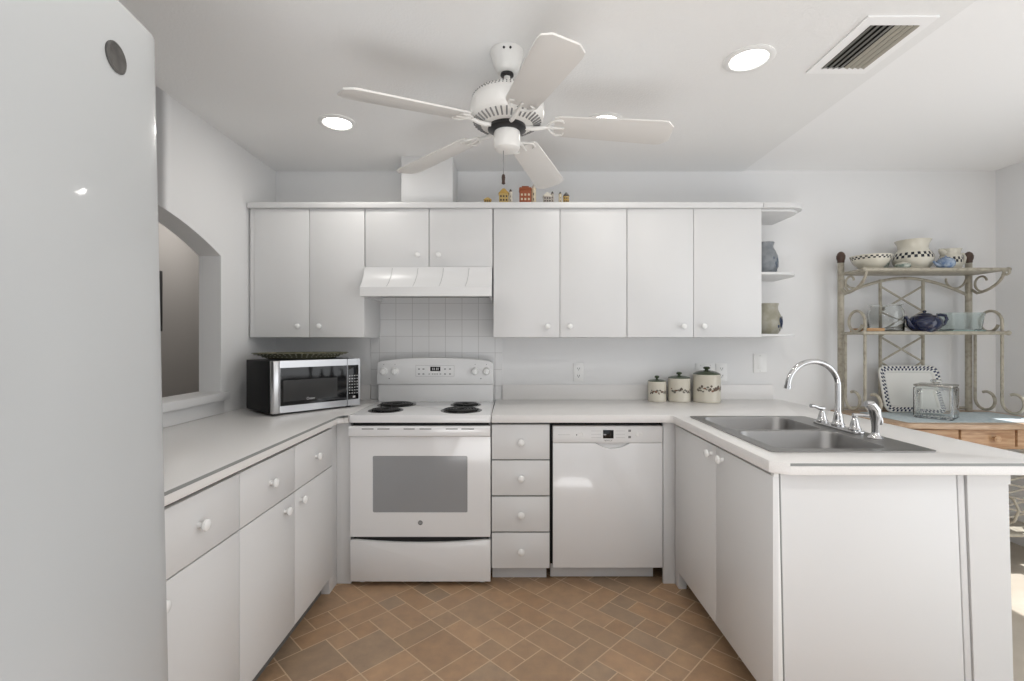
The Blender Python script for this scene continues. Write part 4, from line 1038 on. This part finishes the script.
# things on the rack, top shelf
ZTS = KZ1 + 0.0085
def crock(name, label, cat, c, prof, band, n=28, mats=('cream', 'ceramic_black', 'cream'), group=None, extra=None):
    t = thing(name, label, cat, c, group=group)
    o = obj('body', lathe(BM(), prof, (0, 0, 0), n, band=band), list(mats), t, local=True, smooth=60)
    if extra: extra(t, o)
    return t
GT = 'checker pottery on the top rack shelf'
crock('checker_bowl', 'cream bowl with black checker rim on the left of the top rack shelf', 'bowl', (2.262, 3.015, ZTS),
      [(0, 0), (0.045, 0), (0.048, 0.006), (0.070, 0.026), (0.092, 0.052), (0.102, 0.070), (0.1055, 0.079), (0.109, 0.088), (0.112, 0.095), (0.108, 0.095), (0.095, 0.06), (0.06, 0.024), (0, 0.012)], (5, 7, 1, 2), 48, group=GT)
crock('checker_vase', 'large cream vase with black checker band and flared mouth on the rack', 'vase', (2.566, 3.060, ZTS),
      [(0, 0), (0.062, 0), (0.066, 0.008), (0.092, 0.035), (0.105, 0.062), (0.1075, 0.082), (0.104, 0.1), (0.097, 0.118), (0.083, 0.136), (0.077, 0.150), (0.080, 0.172), (0.092, 0.198), (0.095, 0.201), (0.088, 0.199), (0.072, 0.172), (0.068, 0.15), (0.068, 0.14), (0, 0.14)], (5, 7, 1, 2), 40, group=GT)
solo('serving_bowl', lathe(BM(), [(0, 0), (0.035, 0), (0.038, 0.01), (0.056, 0.06), (0.060, 0.082), (0.062, 0.086), (0.057, 0.086), (0.052, 0.06), (0.03, 0.012), (0, 0.01)], (2.405, 3.135, ZTS), 32), 'celadon',
     'grey green bowl tucked behind, between checker bowl and large vase', 'bowl', (2.405, 3.135, ZTS), smooth=60)
t = thing('sugar_bowl', 'tiny lidded grey green pot in front of the large checker vase', 'pot', (2.405, 2.945, ZTS))
obj('body', lathe(BM(), [(0, 0), (0.026, 0), (0.030, 0.004), (0.042, 0.018), (0.043, 0.026), (0.037, 0.034), (0, 0.034)], (0, 0, 0), 28), 'celadon', t, local=True, smooth=60)
obj('lid', lathe(BM(), [(0.036, 0.034), (0.036, 0.037), (0.022, 0.043), (0.006, 0.045), (0.006, 0.048), (0, 0.049)], (0, 0, 0), 28), 'cream', t, local=True, smooth=60)
t = thing('small_teapot', 'small mottled blue teapot on the top rack shelf', 'teapot', (2.672, 2.945, ZTS))
obj('body', lathe(BM(), [(0, 0), (0.026, 0), (0.030, 0.005), (0.044, 0.022), (0.048, 0.040), (0.043, 0.058), (0.030, 0.068), (0.026, 0.070), (0, 0.071)], (0, 0, 0), 28), 'mottle', t, local=True, smooth=60)
obj('spout', tube(BM(), [(-0.038, 0, 0.022), (-0.060, 0, 0.034), (-0.076, 0, 0.052)], [0.013, 0.009, 0.006], 10), 'mottle', t, local=True, smooth=60)
obj('lid', lathe(BM(), [(0.024, 0.070), (0.018, 0.076), (0.005, 0.079), (0.007, 0.085), (0, 0.088)], (0, 0, 0), 20), 'mottle', t, local=True, smooth=60)
def pit(t, o):
    obj('handle', tube(BM(), [(0.050, 0, 0.118), (0.082, 0, 0.120), (0.096, 0, 0.095), (0.088, 0, 0.062), (0.060, 0, 0.045)], 0.008, 10), 'cream', t, local=True, smooth=60)
    obj('lip', tube(BM(), [(-0.040, 0, 0.128), (-0.058, 0, 0.140), (-0.072, 0, 0.148)], [0.026, 0.018, 0.007], 12), 'cream', t, local=True, smooth=60)
crock('checker_pitcher', 'cream pitcher with black checker band by the right rack post', 'pitcher', (2.815, 3.070, ZTS),
      [(0, 0), (0.042, 0), (0.046, 0.006), (0.060, 0.035), (0.0635, 0.058), (0.063, 0.076), (0.058, 0.094), (0.050, 0.112), (0.050, 0.128), (0.058, 0.148), (0.054, 0.148), (0.045, 0.12), (0, 0.12)], (4, 6, 1, 2), 30, group=GT, extra=pit)

# middle shelf
ZMS = KZ2 + 0.0085
solo('wooden_board', bx(BM(), 2.172, 2.282, 2.925, 3.075, ZMS, ZMS + 0.026, 0.004), 'board', 'small wooden board lying on the left end of the middle rack shelf', 'board', (2.227, 3.0, ZMS))
t = thing('glass_jar', 'wide clear glass jar with rim on the middle rack shelf', 'jar', (2.385, 3.050, ZMS))
obj('body', lathe(BM(), [(0, 0), (0.092, 0), (0.094, 0.006), (0.095, 0.03), (0.095, 0.128), (0.089, 0.146), (0.082, 0.156), (0.080, 0.166), (0.088, 0.172), (0.088, 0.177), (0.078, 0.177), (0.076, 0.156), (0.085, 0.143), (0.091, 0.126), (0.091, 0.012), (0.084, 0.006), (0, 0.006)], (0, 0, 0), 40), 'glass', t, local=True, smooth=60)
t = thing('teapot', 'round navy blue teapot in the middle of the rack shelf', 'teapot', (2.541, 2.945, ZMS))
obj('body', lathe(BM(), [(0, 0), (0.050, 0), (0.054, 0.006), (0.078, 0.026), (0.089, 0.052), (0.085, 0.076), (0.064, 0.098), (0.038, 0.108), (0, 0.108)], (0, 0, 0), 40), 'navy', t, local=True, smooth=60)
ld = obj('lid', lathe(BM(), [(0.038, 0.107), (0.037, 0.111), (0.022, 0.117), (0.007, 0.119), (0.006, 0.122), (0.011, 0.128), (0.008, 0.134), (0, 0.135)], (0, 0, 0), 28), 'navy', t, local=True, smooth=60)
obj('spout', tube(BM(), [(-0.066, 0, 0.030), (-0.092, 0, 0.048), (-0.103, 0, 0.078), (-0.118, 0, 0.098)], [0.022, 0.016, 0.011, 0.009], 12), 'navy', t, local=True, smooth=60)
obj('handle', tube(BM(), [(0.066, 0, 0.096), (0.095, 0, 0.108), (0.128, 0, 0.104), (0.138, 0, 0.080), (0.122, 0, 0.050), (0.082, 0, 0.034)], 0.009, 12), 'navy', t, local=True, smooth=60)
t = thing('butter_dish', 'clear glass covered dish on a teal glass base, middle rack shelf', 'dish', (2.838, 3.025, ZMS))
obj('base', prism(BM(), rrect(-0.108, 0.108, -0.062, 0.062, 0.012, 4), 0, 0.016, 'z', bev=0.003), 'tealglass', t, local=True)
bm = BM(); L = []
for (a, bb, z) in ((0.095, 0.052, 0.0165), (0.108, 0.060, 0.118), (0.108, 0.060, 0.124), (0.104, 0.056, 0.124), (0.104, 0.056, 0.117), (0.091, 0.048, 0.0225)):
    L.append([bm.verts.new((p[0], p[1], z)) for p in rrect(-a, a, -bb, bb, 0.014, 4)])
for A, B in zip(L, L[1:]):
    for k in range(len(A)): bm.faces.new((A[k], A[(k + 1) % len(A)], B[(k + 1) % len(A)], B[k]))
bm.faces.new(L[0][::-1]); bm.faces.new(L[-1])
bmesh.ops.recalc_face_normals(bm, faces=bm.faces[:])
obj('bowl', bm, 'hazed_glass', t, local=True)

# pine top: runner, tray, square canister
ZPT = KZT + 0.0005
solo('table_runner', prism(BM(), rrect(2.215, 3.05, 2.675, 3.055, 0.015, 3), ZPT, ZPT + 0.0025, 'z'), 'bluecloth', 'pale blue runner on the pine top of the bakers rack', 'runner', (2.63, 2.86, ZPT))
t = thing('checker_tray', 'cream tray with navy checker border leaning on the rack lattice', 'tray', (2.560, 3.022, ZPT + 0.004), rx=radians(-14))
TW, TH = 0.196, 0.302
def rl(ins, z, r, n=7): return [(p[0], z, p[1]) for p in rrect(-TW + ins, TW - ins, ins, TH - ins, r, n)]
# rim built on an evenly divided loop so the checker squares stay square
def even(loop, N):
    P = [Vector(p) for p in loop]; L_ = [0]
    for a, b_ in zip(P, P[1:] + P[:1]): L_.append(L_[-1] + (b_ - a).length)
    out_ = []; P2 = P + P[:1]; i = 0
    for k in range(N):
        s = L_[-1] * k / N
        while L_[i + 1] < s: i += 1
        f = (s - L_[i]) / max(1e-9, L_[i + 1] - L_[i]); out_.append(P2[i].lerp(P2[i + 1], f))
    return out_
NT = 96
bm = BM(); rings = []
for ins, y, r in ((0.0, -0.004, 0.050), (0.006, -0.008, 0.046), (0.0195, -0.006, 0.036), (0.033, -0.004, 0.026), (0.040, 0.0, 0.022), (0.046, 0.008, 0.02)):
    rings.append([bm.verts.new(p) for p in even(rl(ins, y, r), NT)])
for i, (A, B) in enumerate(zip(rings, rings[1:])):
    for k in range(NT):
        f = bm.faces.new((A[k], A[(k + 1) % NT], B[(k + 1) % NT], B[k]))
        f.material_index = 1 if i in (1, 2) and (k + i) % 2 else 0
bm.faces.new(rings[-1])
back = [bm.verts.new((p[0], p[1] + 0.010, p[2])) for p in even(rl(0.0, -0.004, 0.050), NT)]
back2 = [bm.verts.new(p) for p in even(rl(0.046, 0.016, 0.02), NT)]
for A, B in ((rings[0], back), (back, back2)):
    for k in range(NT): bm.faces.new((A[k], A[(k + 1) % NT], B[(k + 1) % NT], B[k]))
bm.faces.new(back2)
bmesh.ops.recalc_face_normals(bm, faces=bm.faces[:])
obj('body', bm, ['white_glaze', 'ceramic_blue'], t, local=True)
t = thing('glass_canister', 'square clear glass canister with flat lid in front of the checker tray', 'canister', (2.515, 2.835, ZPT + 0.0028), radians(38))
s = 0.090
bm = BM(); L = []
for (a, z) in ((s - 0.004, 0.0), (s, 0.005), (s, 0.176), (s - 0.008, 0.186), (s - 0.013, 0.186), (s - 0.006, 0.174), (s - 0.006, 0.012), (s - 0.010, 0.008)):
    L.append([bm.verts.new((p[0], p[1], z)) for p in rrect(-a, a, -a, a, 0.014, 4)])
for A, B in zip(L, L[1:]):
    for k in range(len(A)): bm.faces.new((A[k], A[(k + 1) % len(A)], B[(k + 1) % len(A)], B[k]))
bm.faces.new(L[0][::-1]); bm.faces.new(L[-1])
bmesh.ops.recalc_face_normals(bm, faces=bm.faces[:])
obj('body', bm, 'glass', t, local=True)
b = prism(BM(), rrect(-s, s, -s, s, 0.016, 4), 0.1865, 0.198, 'z', bev=0.003)
ld = obj('lid', b, 'mirror_grey', t, local=True)
obj('lid_knob', lathe(BM(), [(0.012, 0.198), (0.012, 0.203), (0.026, 0.212), (0.027, 0.220), (0.018, 0.226), (0, 0.227)], (0, 0, 0), 20), 'glass', ld, local=True)
